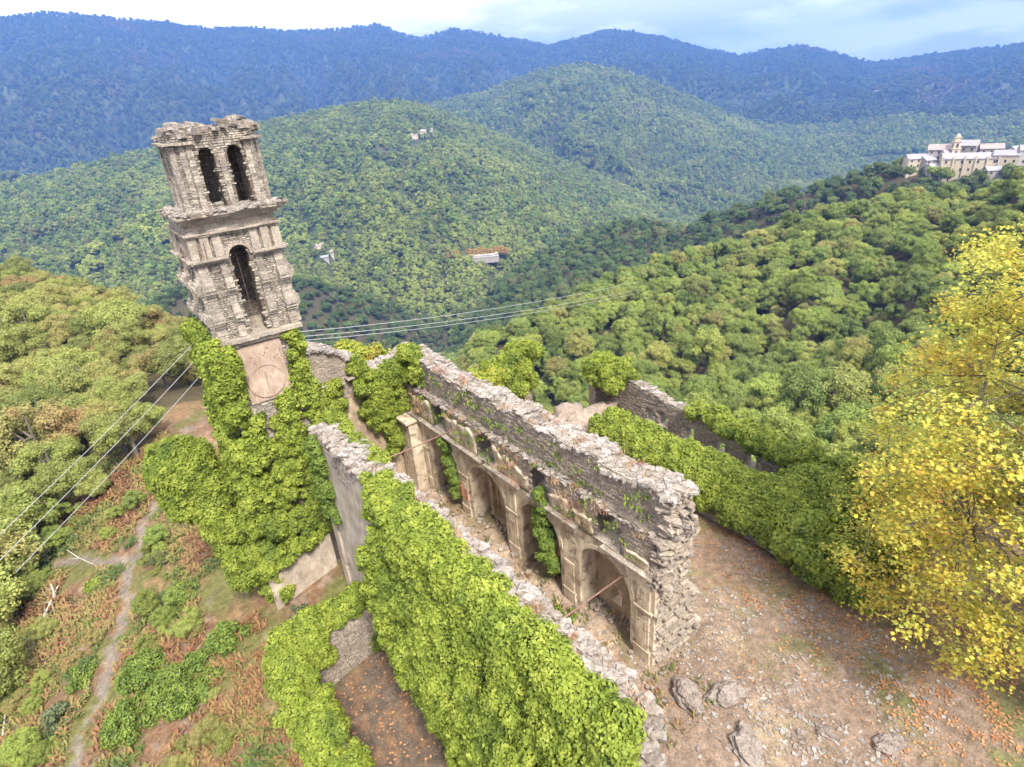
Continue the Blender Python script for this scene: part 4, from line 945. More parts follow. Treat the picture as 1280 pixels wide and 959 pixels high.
# first belfry stage: four walls, each with a tall round-headed opening
S1 = (5.25, 9.35, 32.55, 36.5); Z1, Z1T = 15.49, 21.3
op = lambda c: [(c - .45, c + .45, 19.6, .5)]
mb = MB(); tk = .75; cx, cy = (S1[0] + S1[1]) / 2, (S1[2] + S1[3]) / 2
b_, t_ = opening_profile(S1[0], S1[1], Z1, op(cx), lambda s: Z1T, .5); profile_wall(b_, t_, 'x', S1[2], S1[2] + tk, mb); tbox(mb, S1[0], S1[1], S1[3] - tk, S1[3], Z1, Z1T)
b_, t_ = opening_profile(S1[2] + tk, S1[3] - tk, Z1, op(cy), lambda s: Z1T, .5); profile_wall(b_, t_, 'y', S1[0], S1[0] + tk, mb); profile_wall(b_, t_, 'y', S1[1] - tk, S1[1], mb)
part(mb, 'belfry_core', M['towermortar'], T)
mb = MB()
faces = [((S1[0], S1[2]), (1, 0, 0), (0, -1, 0), S1[1] - S1[0], cx - S1[0]), ((S1[0], S1[3]), (0, -1, 0), (-1, 0, 0), S1[3] - S1[2], S1[3] - cy), ((S1[1], S1[2]), (0, 1, 0), (1, 0, 0), S1[3] - S1[2], cy - S1[2]), ((S1[1], S1[3]), (-1, 0, 0), (0, 1, 0), S1[1] - S1[0], S1[1] - cx)]
for (o, U, N_, w, c) in faces:
    ops = [(c - .45, c + .45, 19.6 - Z1, .5)]
    rubble_face(mb, (o[0], o[1], Z1), U, (0, 0, 1), w, Z1T - Z1, lambda x, z: not recess(x, z, ops), (.15, .42), (.07, .14), (.02, .07), N=N_)
# inside faces seen through the openings
rubble_face(mb, (S1[1] - tk, S1[3] - tk, Z1), (-1, 0, 0), (0, 0, 1), S1[1] - S1[0] - 2 * tk, Z1T - Z1, None, N=(0, -1, 0)); rubble_face(mb, (S1[1] - tk, S1[2] + tk, Z1), (0, 1, 0), (0, 0, 1), S1[3] - S1[2] - 2 * tk, Z1T - Z1, lambda x, z: abs(x - (S1[3] - S1[2]) / 2 + tk) > .54, N=(-1, 0, 0))
tag(part(mb, 'belfry_stones', M['towerstone'], T), kind='stuff')
# scrolled pilasters: two beside each opening and two at each corner
def scroll_pilaster(o, U, N_, c, w, z0, z1, name='pilaster'):
    """stacked courses whose depth swells at two consoles"""
    U = np.array(U, float); N_ = np.array(N_, float); mb = MB(); z = z0
    while z < z1:
        h = min(random.uniform(.11, .2), z1 - z + .01); f = (z - z0) / (z1 - z0)
        dep = .12 + .30 * math.exp(-((f - .27) / .09) ** 2) + .34 * math.exp(-((f - .67) / .10) ** 2) + .10 * (f < .1) + random.uniform(-.02, .02)
        ww = w * (1 + .12 * math.exp(-((f - .67) / .1) ** 2) + .1 * math.exp(-((f - .27) / .1) ** 2)) + random.uniform(-.02, .02)
        p = np.array([o[0], o[1], 0]) + U * (c + random.uniform(-.015, .015)) + N_ * dep / 2; p[2] = z + h / 2
        s = np.abs(U) * ww + np.abs(N_) * (dep + .04) + np.array([0, 0, h - .012]); mb.box(p, s, None, None, .04); z += h
    for f, rad in ((.67, .24), (.27, .23)):                      # rounded volutes
        zc = z0 + f * (z1 - z0); V = []; n = 12; ctr = np.array([o[0], o[1], 0]) + U * c + N_ * (.17); ctr[2] = zc
        for e in (-.52, .52):
            for k in range(n):
                th = 2 * math.pi * k / n; V.append(ctr + U * (w * e * 1.12) + N_ * (rad * .95 * math.cos(th)) + np.array([0, 0, rad * 1.35 * math.sin(th)]))
        mb.add(V, [(k, (k + 1) % n, n + (k + 1) % n, n + k) for k in range(n)] + [tuple(range(n))[::-1], tuple(range(n, 2 * n))], .6)
    return part(mb, name, M['towerstone'], T)
for (o, U, N_, w, c) in faces[:3]:
    for k in (.20, c - .86, c + .86, w - .20): scroll_pilaster(o, U, N_, k, .46 if k in (.20, w - .20) else .34, Z1 + .02, 19.55)
# capitals course broken by the opening, arch ring, entablature, main cornice
mb = MB()
for (o, U, N_, w, c) in faces:
    U = np.array(U, float); N2 = np.array(N_, float)
    for (a, b) in ((-.22, c - .62), (c + .62, w + .22)):
        e = np.linspace(a, b, 4)
        for p, q in zip(e[:-1], e[1:]):
            ce = np.array([o[0], o[1], 0]) + U * (p + q) / 2 + N2 * .18; ce[2] = 19.66; mb.box(ce, np.abs(U) * (q - p - .006) + np.abs(N2) * .46 + np.array([0, 0, .1]), None, None, .02)
            ce = ce - N2 * .08; ce[2] = 19.55; mb.box(ce, np.abs(U) * (q - p - .006) + np.abs(N2) * .34 + np.array([0, 0, .1]), None, None, .02)
            ce = ce - N2 * .06; ce[2] = 20.25; mb.box(ce, np.abs(U) * (q - p - .15) + np.abs(N2) * .22 + np.array([0, 0, 1.05]), None, None, .02)
tag(part(mb, 'capital_course', M['cornice'], T), kind='stuff')
mb = MB()
for (o, U, N_, w, c) in faces:
    U = np.array(U, float); N2 = np.array(N_, float); n = 14
    for q in range(n):
        th = math.pi * (q + .5) / n; ce = np.array([o[0], o[1], 0]) + U * (c - .62 * math.cos(th)) + N2 * .05; ce[2] = 19.6 + .62 * math.sin(th)
        ax = 'Y' if abs(U[0]) > .5 else 'X'; sg = (1 if U[0] > 0 else -1) if ax == 'Y' else (-1 if U[1] > 0 else 1)
        mb.box(ce, np.abs(U) * .2 + np.abs(N2) * .22 + np.array([0, 0, .135]), np.array(Matrix.Rotation(sg * th, 3, ax)), None, .03)
tag(part(mb, 'arch_ring', M['cornice'], T), kind='stuff')
mb = MB(); ledge(mb, 5.08, 9.52, 32.38, 36.67, 20.78, .09); ledge(mb, 4.98, 9.62, 32.28, 36.77, 20.87, .08); part(mb, 'architrave', M['cornice'], T)
mb = MB(); tbox(mb, 5.2, 9.4, 32.5, 36.55, 20.95, 21.5); part(mb, 'frieze', M['cornice'], T)
mb = MB(); ledge(mb, 5.0, 9.62, 32.3, 36.8, 21.42, .14); ledge(mb, 5.0, 9.80, 32.12, 36.7, 21.56, .14); ledge(mb, 4.88, 9.98, 31.95, 36.75, 21.70, .1, n=12, jit=.3); part(mb, 'main_cornice', M['cornice'], T)
mb = MB(); stones_joined(mb, [(random.uniform(4.95, 9.95), random.choice([random.uniform(32.0, 32.9), random.uniform(32., 36.6)]), 21.83 + random.uniform(0, .1)) for q in range(320)], (.2, .5), .12, .2); tag(part(mb, 'cornice_slates', M['slate'], T), kind='stuff')
for q in range(46): lay_stone(T, (random.uniform(4.95, 9.9), random.choice([random.uniform(31.95, 32.7), random.uniform(31.95, 36.6)]) if random.random() < .7 else random.uniform(32, 36.6), 21.86), random.uniform(.4, .75), .08)
mb = MB()
for (x, y) in ((5.75, 32.3), (8.95, 32.3), (5.45, 32.25)): mb.tube([(x, y, 19.75), (x + .02, y - .1, 20.6)], .025, 5)
for y in (33.2, 35.8): mb.tube([(4.95, y, 19.75), (4.88, y, 20.6)], .025, 5)
part(mb, 'anchor_iron', M['iron'], T)
mb = MB(); mb.tube([(7.35, 33.2, 15.5), (7.25, 33.0, 20.0)], .012, 5); part(mb, 'hanging_bar', M['iron'], T)
# octagonal top stage
S2 = (5.72, 9.62, 32.7, 36.2); CH = .52; Z2, Z2T = 21.78, 25.25
mb = MB()
def topT(x, y): return Z2T + .22 + .16 * math.sin(x * 2.3 + y) + .12 * math.sin(x * 5 + y * 3) + .12 * (x - 7.3) * .4
oct_ = [(S2[0] + CH, S2[2]), (S2[1] - CH, S2[2]), (S2[1], S2[2] + CH), (S2[1], S2[3] - CH), (S2[1] - CH, S2[3]), (S2[0] + CH, S2[3]), (S2[0], S2[3] - CH), (S2[0], S2[2] + CH)]
mbc, mbs = MB(), MB()
ctr = np.array([(S2[0] + S2[1]) / 2, (S2[2] + S2[3]) / 2])
for k in range(8):
    p, q = np.array(oct_[k]), np.array(oct_[(k + 1) % 8]); U2 = (q - p); w = np.linalg.norm(U2); U2 /= w; N2 = np.array([U2[1], -U2[0]])
    main = w > 1.6 and k in (0, 2)
    ops = [(w * .28 - .36, w * .28 + .36, 2.5, .4), (w * .74 - .36, w * .74 + .36, 2.5, .4)] if main else []
    b_, t_ = opening_profile(0, w, 0, ops, lambda s: Z2T - Z2 + topT(*(p + U2 * s)) - Z2T, .4, 8); n = len(b_); V = []
    for off, ext in ((0, 0), (-.55, 0)):
        for pl in (b_, t_):
            for (s, z) in pl:
                s2 = s if off == 0 else min(max(s, .24), w - .24); P = p + U2 * s2 + N2 * off; V.append((P[0], P[1], Z2 + z))
    Fq = []
    for i in range(n - 1):
        if abs(b_[i][0] - b_[i + 1][0]) > 1e-6: Fq += [(i, i + 1, n + i + 1, n + i), (2 * n + i, 3 * n + i, 3 * n + i + 1, 2 * n + i + 1), (n + i, n + i + 1, 3 * n + i + 1, 3 * n + i)]
        Fq.append((i, 2 * n + i, 2 * n + i + 1, i + 1))
    mbc.add(V, Fq, .5)
    U3, N3 = np.array([*U2, 0]), np.array([*N2, 0])
    rubble_face(mbs, (p[0], p[1], Z2), U3, (0, 0, 1), w, 3.75, lambda x, z: not recess(x, z, ops) and z < topT(*(p + U2 * x)) - Z2 - .03, (.14, .40), (.07, .14), (.02, .06), N=N3)
    rubble_face(mbs, (*(q - N2 * .55 - U2 * .24), Z2), -U3, (0, 0, 1), w - .48, 3.6, lambda x, z: not recess(w - .24 - x, z, ops), (.16, .4), (.08, .15), (.01, .05), N=-N3)
tbox(mbc, S2[0] + .45, S2[1] - .45, S2[2] + .45, S2[3] - .45, 24.75, 25.1); part(mbc, 'top_stage_core', M['towermortar'], T); tag(part(mbs, 'top_stage_stones', M['towerstone'], T), kind='stuff')  # core includes an unseen flat cap added to darken the stage's inside
for k in range(8):                                            # flat pilasters on the edges of every side, middle pier on the main ones
    p, q = np.array(oct_[k]), np.array(oct_[(k + 1) % 8]); U2 = (q - p); w = np.linalg.norm(U2); U2 /= w; N2 = np.array([U2[1], -U2[0]]); ang = math.atan2(U2[1], U2[0])
    for s in ([.14, w * .51, w - .14] if w > 1.6 else [.12, w - .12]):
        mb = MB(); z = Z2
        top = 24.9 if s != w * .51 or w < 1.6 else 24.2
        while z < top:
            h = random.uniform(.1, .2); P = p + U2 * (s + random.uniform(-.012, .012)) + N2 * .04
            mb.box((P[0], P[1], z + h / 2), (.26 + random.uniform(-.03, .03), .14 + random.uniform(0, .03), h - .012), np.array(Matrix.Rotation(ang, 3, 'Z')), None, .04); z += h
        part(mb, 'edge_pilaster', M['towerstone'], T)
mb = MB()
for k in (6, 7, 1, 2, 3, 5):
    p, q = np.array(oct_[k]), np.array(oct_[(k + 1) % 8]); U2 = (q - p); w = np.linalg.norm(U2); U2 /= w; N2 = np.array([U2[1], -U2[0]]); ang = math.atan2(U2[1], U2[0])
    e = np.linspace(-.08, w + .08, 4)
    for a_, b2 in zip(e[:-1], e[1:]):
        P = p + U2 * (a_ + b2) / 2 + N2 * .12; mb.box((P[0], P[1], 24.93 + random.uniform(-.015, .015)), (b2 - a_ - .01, .46, .1), np.array(Matrix.Rotation(ang, 3, 'Z')), None, .04)
for (s0, s1) in ((-.08, .40), (2.45, 2.94)):
    mb.box((oct_[0][0] + (s0 + s1) / 2, S2[2] - .1, 24.93), (s1 - s0, .44, .1), None, None, .04)
tag(part(mb, 'top_moulding', M['cornice'], T), kind='stuff')
for q in range(120):
    k = random.randrange(8); p, q2 = np.array(oct_[k]), np.array(oct_[(k + 1) % 8]); f = random.random(); P = p + (q2 - p) * f; inn = (ctr - P); inn /= np.linalg.norm(inn); P = P + inn * random.uniform(-.1, .5)
    lay_stone(T, (P[0], P[1], topT(*P) + random.uniform(-.05, .12)), random.uniform(.4, .8), .14)

# ------------------------------------------------------------------ other ruins of the convent
Ew = thing('garden_wall', 'low stone wall of the roofless annex, ivy along its top', 'ruined wall', (5, 24.6, -2))
mb = MB(); xs = np.arange(3.0, 7.95, .3); profile_wall([(x, -3) for x in xs], [(x, 2.0 + .5 * sstep(5, 7.9, x) + wob(x, 31, .1)) for x in xs], 'x', 24.6, 25.3, mb)
ys = np.arange(8.0, 24.6, .4); profile_wall([(s, -3.4) for s in ys], [(s, 1.6 + wob(s, 33, .15)) for s in ys], 'y', 2.4, 3.1, mb); part(mb, 'wall_core', M['mortar'], Ew)
mb = MB(); rubble_face(mb, (3.0, 24.6, -2.2), (1, 0, 0), (0, 0, 1), 4.9, 4.5, None, (.25, .6), (.1, .18)); rubble_face(mb, (3.1, 8.0, -2.2), (0, 1, 0), (0, 0, 1), 16.6, 3.7, None, (.25, .6), (.1, .18), N=(1, 0, 0))
tag(part(mb, 'rubble_facing', M['rubble'], Ew), kind='stuff')
Gw = thing('convent_wall', 'low retaining wall under the long ivy hedge beside the courtyard', 'ruined wall', (28.8, 18, 0))
mb = MB(); ys = np.arange(8, 30, .4); profile_wall([(s, -1.5) for s in ys], [(s, 1.75 + wob(s, 41, .2)) for s in ys], 'y', 28.35, 29.2, mb); part(mb, 'wall_core', M['mortar'], Gw)
mb = MB(); rubble_face(mb, (28.35, 29.6, -.1), (0, -1, 0), (0, 0, 1), 21.4, 1.6, None, (.3, .7), (.12, .22), (.02, .09), N=(-1, 0, 0)); tag(part(mb, 'rubble_facing', M['rubble'], Gw), kind='stuff')
# windowed wall of the convent
Dw = thing('convent_wall', 'roofless convent wall with a row of empty windows in front of the forest', 'ruined wall', (34.6, 24, -2))
DX = 34.3
DWIN = []
for (pxa, pya) in ((814, 521), (830, 527), (862, 545), (899, 562), (938, 578), (979, 598)):
    p = on_x(pxa, pya, DX); DWIN.append((p[1] - .45, p[1] + .45, p[2] + .12))
def topD(s): return float(np.interp(s, [12, 17, 20, 24, 26, 28, 33.5], [2.0, 2.5, 2.9, 3.1, 3.0, 3.3, 4.2])) + wob(s, 51, .12)
zs0 = -3.0
mb = MB(); ys = np.arange(12, 33.6, .3)
sill = {i: w[2] - .55 for i, w in enumerate(DWIN)}
# built in vertical strips so that every window is a real opening
edges = sorted(set([12.0, 33.5] + [e for w in DWIN for e in w[:2]]))
for a, b in zip(edges[:-1], edges[1:]):
    w = [q for q in DWIN if q[0] - .01 <= a and b <= q[1] + .01]
    ss = np.linspace(a, b, max(2, int((b - a) / .35) + 1))
    if w:
        zc = w[0][2]; profile_wall([(s, zs0) for s in ss], [(s, zc - .55) for s in ss], 'y', DX, DX + .75, mb); profile_wall([(s, zc + .6) for s in ss], [(s, max(zc + .7, topD(s))) for s in ss], 'y', DX, DX + .75, mb)
    else: profile_wall([(s, zs0) for s in ss], [(s, topD(s)) for s in ss], 'y', DX, DX + .75, mb)
part(mb, 'wall_core', M['mortar'], Dw)
mb = MB(); rubble_face(mb, (DX, 33.5, -2), (0, -1, 0), (0, 0, 1), 21.5, 6.2, lambda x, z: z - 2 < topD(33.5 - x) - .05 and not any(w[0] - .05 < 33.5 - x < w[1] + .05 and abs(z - 2 - w[2]) < .62 for w in DWIN), (.25, .55), (.09, .17), (.02, .07), N=(-1, 0, 0))
tag(part(mb, 'rubble_facing', M['rubble'], Dw), kind='stuff')
for w in DWIN:
    mb = MB(); c = (w[0] + w[1]) / 2
    mb.box((DX + .3, c, w[2] - .56), (.95, .98, .12), None, .6); mb.box((DX + .4, c - .44, w[2]), (.74, .05, 1.1), None, .9); mb.box((DX + .4, c + .44, w[2]), (.74, .05, 1.1), None, .9)
    part(mb, 'window_surround', M['cornice'], Dw)
mb = MB(); mb.box((DX + .15, DWIN[1][0] + .12, DWIN[1][2]), (.09, .09, 1.1), None, .9); part(mb, 'window_post', M['deadwood'], Dw)
mb = MB(); stones_joined(mb, [(random.uniform(DX, DX + .8), random.uniform(12.2, 33.4), 0) for q in range(420)], (.18, .45))
for i, v in enumerate(mb.v): mb.v[i] = v + np.array([0, 0, topD(v[:, 1].mean()) + random.uniform(0, .08)])
tag(part(mb, 'coping_rubble', M['slate'], Dw), kind='stuff')
mb = MB(); mb.box((33.4, 33.2, 1.4), (1.8, .8, 4.6), None, .4, .02); rubble_face(mb, (32.5, 32.78, -.5), (1, 0, 0), (0, 0, 1), 1.8, 4.1, None); part(mb, 'end_return', M['rubble'], Dw)
# collapsed earth bank at the end of the convent range
def lump(name, c, s, mat, seed, n=26, amp=.25, parent=None, squash_bottom=True):
    V = []; m = n // 2
    for j in range(m + 1):
        ph = math.pi * j / m
        for i in range(n):
            th = 2 * math.pi * i / n; d = np.array([math.sin(ph) * math.cos(th), math.sin(ph) * math.sin(th), math.cos(ph)])
            k = 1 + amp * 1.6 * mnoise.noise(Vector(d * 1.7) + Vector((seed * 3.1, 0, 0))) + amp * .7 * mnoise.noise(Vector(d * 4.3) + Vector((0, seed, 0))) + amp * .35 * mnoise.noise(Vector(d * 9.) + Vector((0, seed, 2)))
            V.append(d * k * np.array(s) + np.array(c))
    F = [(j * n + i, (j + 1) * n + i, (j + 1) * n + (i + 1) % n, j * n + (i + 1) % n) for j in range(m) for i in range(n)]
    return mesh_obj(name, np.array(V), F, mat, parent, np.full(len(F), random.random()), True)
M['earth'] = plain_mat('bare_earth', (.29, .225, .18), .95, 0, .3, 3)
bank = lump('earth_bank', (0, 0, 0), (3.8, 3.0, 1.35), M['earth'], 3.3, 48, .4); bank.location = (29.4, 32.0, .5); tag(bank, 'bare pale earth bank of collapsed rubble beside the ivy hedge', 'earth bank')
# block wall carrying the big ivy crown behind the arcade
Hw = thing('convent_wall', 'grey wall stub almost hidden under a big ivy crown behind the nave', 'ruined wall', (25, 36.5, -1))
mb = MB(); profile_wall([(x, -3) for x in np.arange(19, 28.6, .5)], [(x, 4.6 + wob(x, 61, .3)) for x in np.arange(19, 28.6, .5)], 'x', 36.4, 37.3, mb); part(mb, 'wall_core', M['mortar'], Hw)
mb = MB(); rubble_face(mb, (19, 36.4, 0), (1, 0, 0), (0, 0, 1), 9.4, 4.6, None, (.25, .6), (.1, .18)); tag(part(mb, 'rubble_facing', M['rubble'], Hw), kind='stuff')

# ------------------------------------------------------------------ tie rods
for (ya, z, lab) in ((15.0, 4.75, 'rusty iron tie rod crossing the nave near the broken end'), (29.4, 6.9, 'rusty iron tie rod crossing the nave near the bell tower')):
    mb = MB(); mb.tube([(9.2, ya + .1, z), (13, ya, z - .05), (17.3, ya, z)], .045, 6); tag(mb.build('tie_rod', M['iron'], None, True), lab, 'tie rod')

# ------------------------------------------------------------------ ivy
def U_(a, b): return random.uniform(a, b)
_ivy0 = ivy_thing
def ivy_thing(label, C, Rd, dens=230, size=.15, mat='ivy', name='ivy', cat='ivy', **kw):
    # break the large balls up with three small ones each on their skin
    C = np.asarray(C, float); Rd = np.asarray(Rd, float) * .92
    k = 7; d = sphere_dirs(len(C) * k); C2 = np.repeat(C, k, 0) + d * (np.repeat(Rd, k) * rng.uniform(.8, 1.08, len(C) * k))[:, None]; R2 = rng.uniform(.14, .27, len(C2)); C = C.copy(); Rd = Rd * .93
    return _ivy0(label, np.concatenate([C, C2]), np.concatenate([Rd, R2]), dens * 1.3, size * .76, mat, name, cat, **kw)
C, R_ = [], []
for q in range(240):                                       # front of the tower
    z = U_(-1.2, 15.1); x = U_(5.0, 9.5)
    if 5.35 < x < 8.45 and z > 11.35: continue
    if z < 1.6 and x > 4.6: continue
    
    C.append((x, 32.38 + U_(-.2, .2) - .4 * sstep(9, 4, z) * (x < 7), z)); R_.append(U_(.3, .55))
for q in range(270):                                       # left side and corner, swelling towards the foot
    z = U_(-1.8, 15.6); f = sstep(14, 0, z); C.append((4.95 - .8 * f * U_(.2, 1) - U_(0, .3), U_(32.0, 36.8), z)); R_.append(U_(.34, .6) * (1 + .15 * f))
for q in range(60): z = U_(2.0, 14.6); C.append((9.1 + U_(-.2, .2), U_(32.1, 33.6), z)); R_.append(U_(.3, .55))
for q in range(24): z = U_(1.0, 9); C.append((U_(4.2, 5.2), U_(31.8, 32.6), z)); R_.append(U_(.4, .62))
for q in range(40): C.append((U_(4.6, 5.5), 32.1 + U_(-.1, .2), U_(11.5, 15.0))); R_.append(U_(.3, .5))
ivy_thing('thick ivy wrapping the shaft of the bell tower', C, R_, 190, .17)
C, R_ = [], []
for q in range(240):                                       # rounded masses left of the tower foot
    k = random.choice([(1.9, 36.2, 7.2, 1.35, 1.8), (1.9, 36.2, 7.2, 1.35, 1.8), (2.9, 35.0, 4.4, 1.0, 2.4), (3.3, 34.2, 1.6, .9, 2.4), (1.9, 36.2, 5.8, 1.1, 1.4)])
    d_ = sphere_dirs(1)[0]; C.append((k[0] + d_[0] * k[3], k[1] + d_[1] * 1.2, k[2] + d_[2] * k[4])); R_.append(U_(.5, .85))
ivy_thing('rounded dense green shrub mass swelling from the foot of the tower', C, R_, 190, .15, 'ivy', 'ivy_bush', 'bush')
C, R_ = [], []
for q in range(540):                                       # outer side of the foreground nave wall
    y = U_(6.9, 21.9); z = U_(-2.2, 10.6)
    lo = float(np.interp(y, [7, 12, 16, 20, 21.9], [-2.4, -1.9, -1.2, .2, 3.0])); 
    if z < lo + U_(0, .6): continue
    bul = 1.35 * math.sin(math.pi * min(1, max(0, (z + 3) / 14))) + .35 * mnoise.noise(Vector((y * .3, z * .3, 1)))
    C.append((CX0 + .1 - bul * U_(.55, 1), y, z)); R_.append(U_(.45, .85))
for q in range(95):                                        # spilling over the edge of the wall top
    y = U_(7.2, 22.6); w = .5 * max(0, mnoise.noise(Vector((y * .45, 4, 1))) + .25) + .08; C.append((CX0 + U_(-.35, w), y, CTOP + U_(-.25, .25))); R_.append(U_(.35, .62))
for q in range(26): y = U_(13.5, 22.5); C.append((CX0 + U_(0, .75), y, CTOP + U_(.0, .25))); R_.append(U_(.3, .5))
ivy_thing('great curtain of bright ivy covering the foreground nave wall', C, R_, 230, .15)
C = [(CX0 - U_(.0, .22), U_(28.3, 30.0), z) for z in np.random.default_rng(5).uniform(5.2, 9.9, 46)]; ivy_thing('dark ivy patch hanging at the plastered end of the foreground wall', C, [U_(.25, .42) for c in C], 230, .13, 'bush')
C = [(9.3 + U_(-.15, .12), U_(23.5, 31.5), CTOP + U_(-.4, .15)) for q in range(34)]; ivy_thing('thin fringe of ivy along the inner edge of the foreground wall', C, [U_(.18, .36) for c in C], 260, .12)
C, R_ = [], []
for q in range(70): x = U_(2.6, 7.7); C.append((x, 24.8 + U_(-.15, .55), 2.1 + .4 * sstep(5, 8, x) + U_(-.35, .35))); R_.append(U_(.35, .55))
for q in range(40): x = U_(2.4, 4.6); C.append((x, 24.5 + U_(-.3, .3), U_(.4, 2.1))); R_.append(U_(.35, .6))
for q in range(190): y = U_(10, 25.0); C.append((2.7 + U_(-.5, .5), y, 1.5 + U_(-.9, .5))); R_.append(U_(.38, .62))
for q in range(70): y = U_(14, 25.0); C.append((2.2 + U_(-.4, .2), y, U_(-2, 1.0))); R_.append(U_(.4, .65))
ivy_thing('ivy smothering the low annex wall in the foreground', C, R_, 220, .15)
C, R_ = [], []
for q in range(360):
    y = U_(7.5, 29.2); w = float(np.interp(y, [5, 10, 16, 24, 29], [2.4, 2.4, 2.0, 1.7, 1.3])); a = U_(0, math.pi)
    lo = float(np.interp(y, [5, 10, 15, 20, 29], [.9, 1.0, 1.0, 1.2, 1.6]))
    C.append((29.9 - w * math.cos(a) * U_(.85, 1.0), y, lo + (3.05 - lo) * math.sin(a) * U_(.8, 1.0) - .2)); R_.append(U_(.5, .85))
ivy_thing('long thick ivy hedge along the courtyard side', C, R_, 170, .17, name='ivy_hedge', cat='hedge')
C, R_ = [], []
for q in range(120): y = U_(12.3, 24.3); C.append((DX + U_(-.35, .9), y, topD(y) + U_(-.15, .45) + .25 * sstep(22, 14, y))); R_.append(U_(.4, .7))
for q in range(60): y = U_(8, 16); C.append((U_(31, 35.5), y, 2.6 + U_(-1.2, .9))); R_.append(U_(.6, 1.0))
ivy_thing('bright ivy draped along the top of the windowed wall', C, R_, 170, .17)
C = [(U_(32.2, 35.2), U_(30.6, 33.6), 4.1 + U_(-.5, .9)) for q in range(46)]; ivy_thing('dome of ivy capping the far end of the windowed wall', C, [U_(.5, .8) for c in C], 170, .18)
C, R_ = [], []
for q in range(130):
    x = U_(19, 28.6); h = float(np.interp(x, [19, 22, 24, 26, 28.6], [5.6, 5.7, 6.0, 7.0, 7.2])); C.append((x, 36.6 + U_(-.9, .9), U_(4.4 if x < 25 else 3.8, h))); R_.append(U_(.5, .85))
ivy_thing('big ivy crown on the wall stub behind the arcaded wall', C, R_, 150, .2, 'ivy')
C, R_ = [], []
for q in range(70): C.append((U_(20.4, 24.6), 36.0 + U_(-.6, .3), U_(4.6, 6.2))); R_.append(U_(.4, .65))
ivy_thing('yellowing autumn creeper beside the big ivy crown', C, R_, 150, .18, 'ivy_yel', 'creeper', 'creeper')
C, R_ = [], []
for q in range(120):
    x = U_(13.2, 17.0); t = topF(x); z = U_(3.0, t + .2)
    if z < 5.5 and x < 14.6: continue
    C.append((x, 36.15 - U_(-.1, .45), z)); R_.append(U_(.3, .6))
for q in range(26): C.append((U_(10.2, 12.0), 36.1 + U_(-.2, .1), U_(7.0, 9.6))); R_.append(U_(.28, .5))
for q in range(30): C.append((U_(16.6, 17.6), U_(33.8, 36.6), U_(8.6, 10.4))); R_.append(U_(.3, .55))
ivy_thing('ivy hanging down the inner side of the end wall', C, R_, 190, .16, 'ivy')
for (yc, zt, zb, w, lab) in ((31.2, 5.6, 1.6, .45, 'ivy strand hanging in the farthest arch'), (21.4, 6.3, 1.3, .6, 'ivy strand hanging across the middle arch')):
    C, R_ = [], []
    for q in range(46):
        f = random.random() ** .8; z = zt - (zt - zb) * f; C.append((BX - .1 + U_(-.12, .3), yc - 1.0 * f + U_(-w, w) * (.6 if f > .3 else 1.2), z)); R_.append(U_(.16, .34))
    ivy_thing(lab, C, R_, 260, .13, 'bush')

# ------------------------------------------------------------------ weeds on the walls and in the nave (too fine to count)
def on_ground(q):
    q = np.asarray(q, float); return np.concatenate([q[:, :2], terrain_z(q[:, 0], q[:, 1])[:, None]], 1)
def tufts(name, label, pts, h, blades, mat, spread=.25, cat='weeds', wid=.035, lean=.6):
    pts = np.asarray(pts, float); m = len(pts); P = np.repeat(pts, blades, 0); n = len(P)
    P = P + rng.normal(size=(n, 3)) * spread * np.array([1, 1, .1])
    a = rng.uniform(0, 6.28, n); t = np.stack([np.cos(a) * lean, np.sin(a) * lean, np.ones(n)], 1) * (h * rng.uniform(.5, 1.3, n))[:, None]
    s = np.stack([-np.sin(a), np.cos(a), np.zeros(n)], 1) * wid
    V = np.stack([P - s, P + s, P + t * .6 + s * 1.2, P + t, P + t * .6 - s * 1.2], 1).reshape(-1, 3); o = np.arange(n)[:, None] * 5
    F = np.concatenate([o + [0, 1, 2], o + [0, 2, 4], o + [4, 2, 3]], 1).reshape(-1, 3)
    tr = np.repeat(rng.random(m), blades); r = np.clip(tr * .7 + rng.random(n) * .3, 0, 1)
    return tag(mesh_obj(name, V, F, M[mat], None, np.repeat(r, 3)), label, cat, None, 'stuff')
P = [(BX - U_(-.2, .35), U_(13.5, 35), LEDGE + U_(-.2, .1)) for q in range(26)] + [(BX - U_(0, .4), y + U_(-.9, .9), 5.95 + U_(0, 1.6)) for y in (18.3, 23.6, 34.0) for q in range(9)] + [(U_(17, 18.4), U_(13, 36), TOPZ + .08) for q in range(26)] + [(U_(8.6, 9.3), U_(7, 25), CTOP + .03) for q in range(16)]
tufts('dry_weeds', 'dry reddish weeds growing on the wall ledges', P, .24, 30, 'drygrass', .2, wid=.012)
P = [(BX - U_(-.1, .1), U_(13.6, 35), U_(6, 8)) for q in range(50)] + [(17.0, U_(14, 35), U_(8.1, 9.8)) for q in range(60)]
tufts('wall_moss', 'mossy green growth on the rubble wall face', P, .16, 22, 'bush', .2, wid=.03)
P = [(U_(10, 18), U_(10, 35), 0) for q in range(150)]
tufts('nave_weeds', 'green and rusty weeds on the nave floor', on_ground([q[:2] for q in P]), .3, 14, 'bracken', .22, wid=.03)
P = [(U_(18.5, 28), U_(5, 24)) for q in range(420)]; P = [q for q in on_ground(P) if fbm(np.array([q[0] * .3 - 8]), np.array([q[1] * .3 + 2]), 4)[0] > .05]
tufts('short_grass', 'short green grass in the courtyard', P, .06, 40, 'ivy', .4, 'grass', .014)

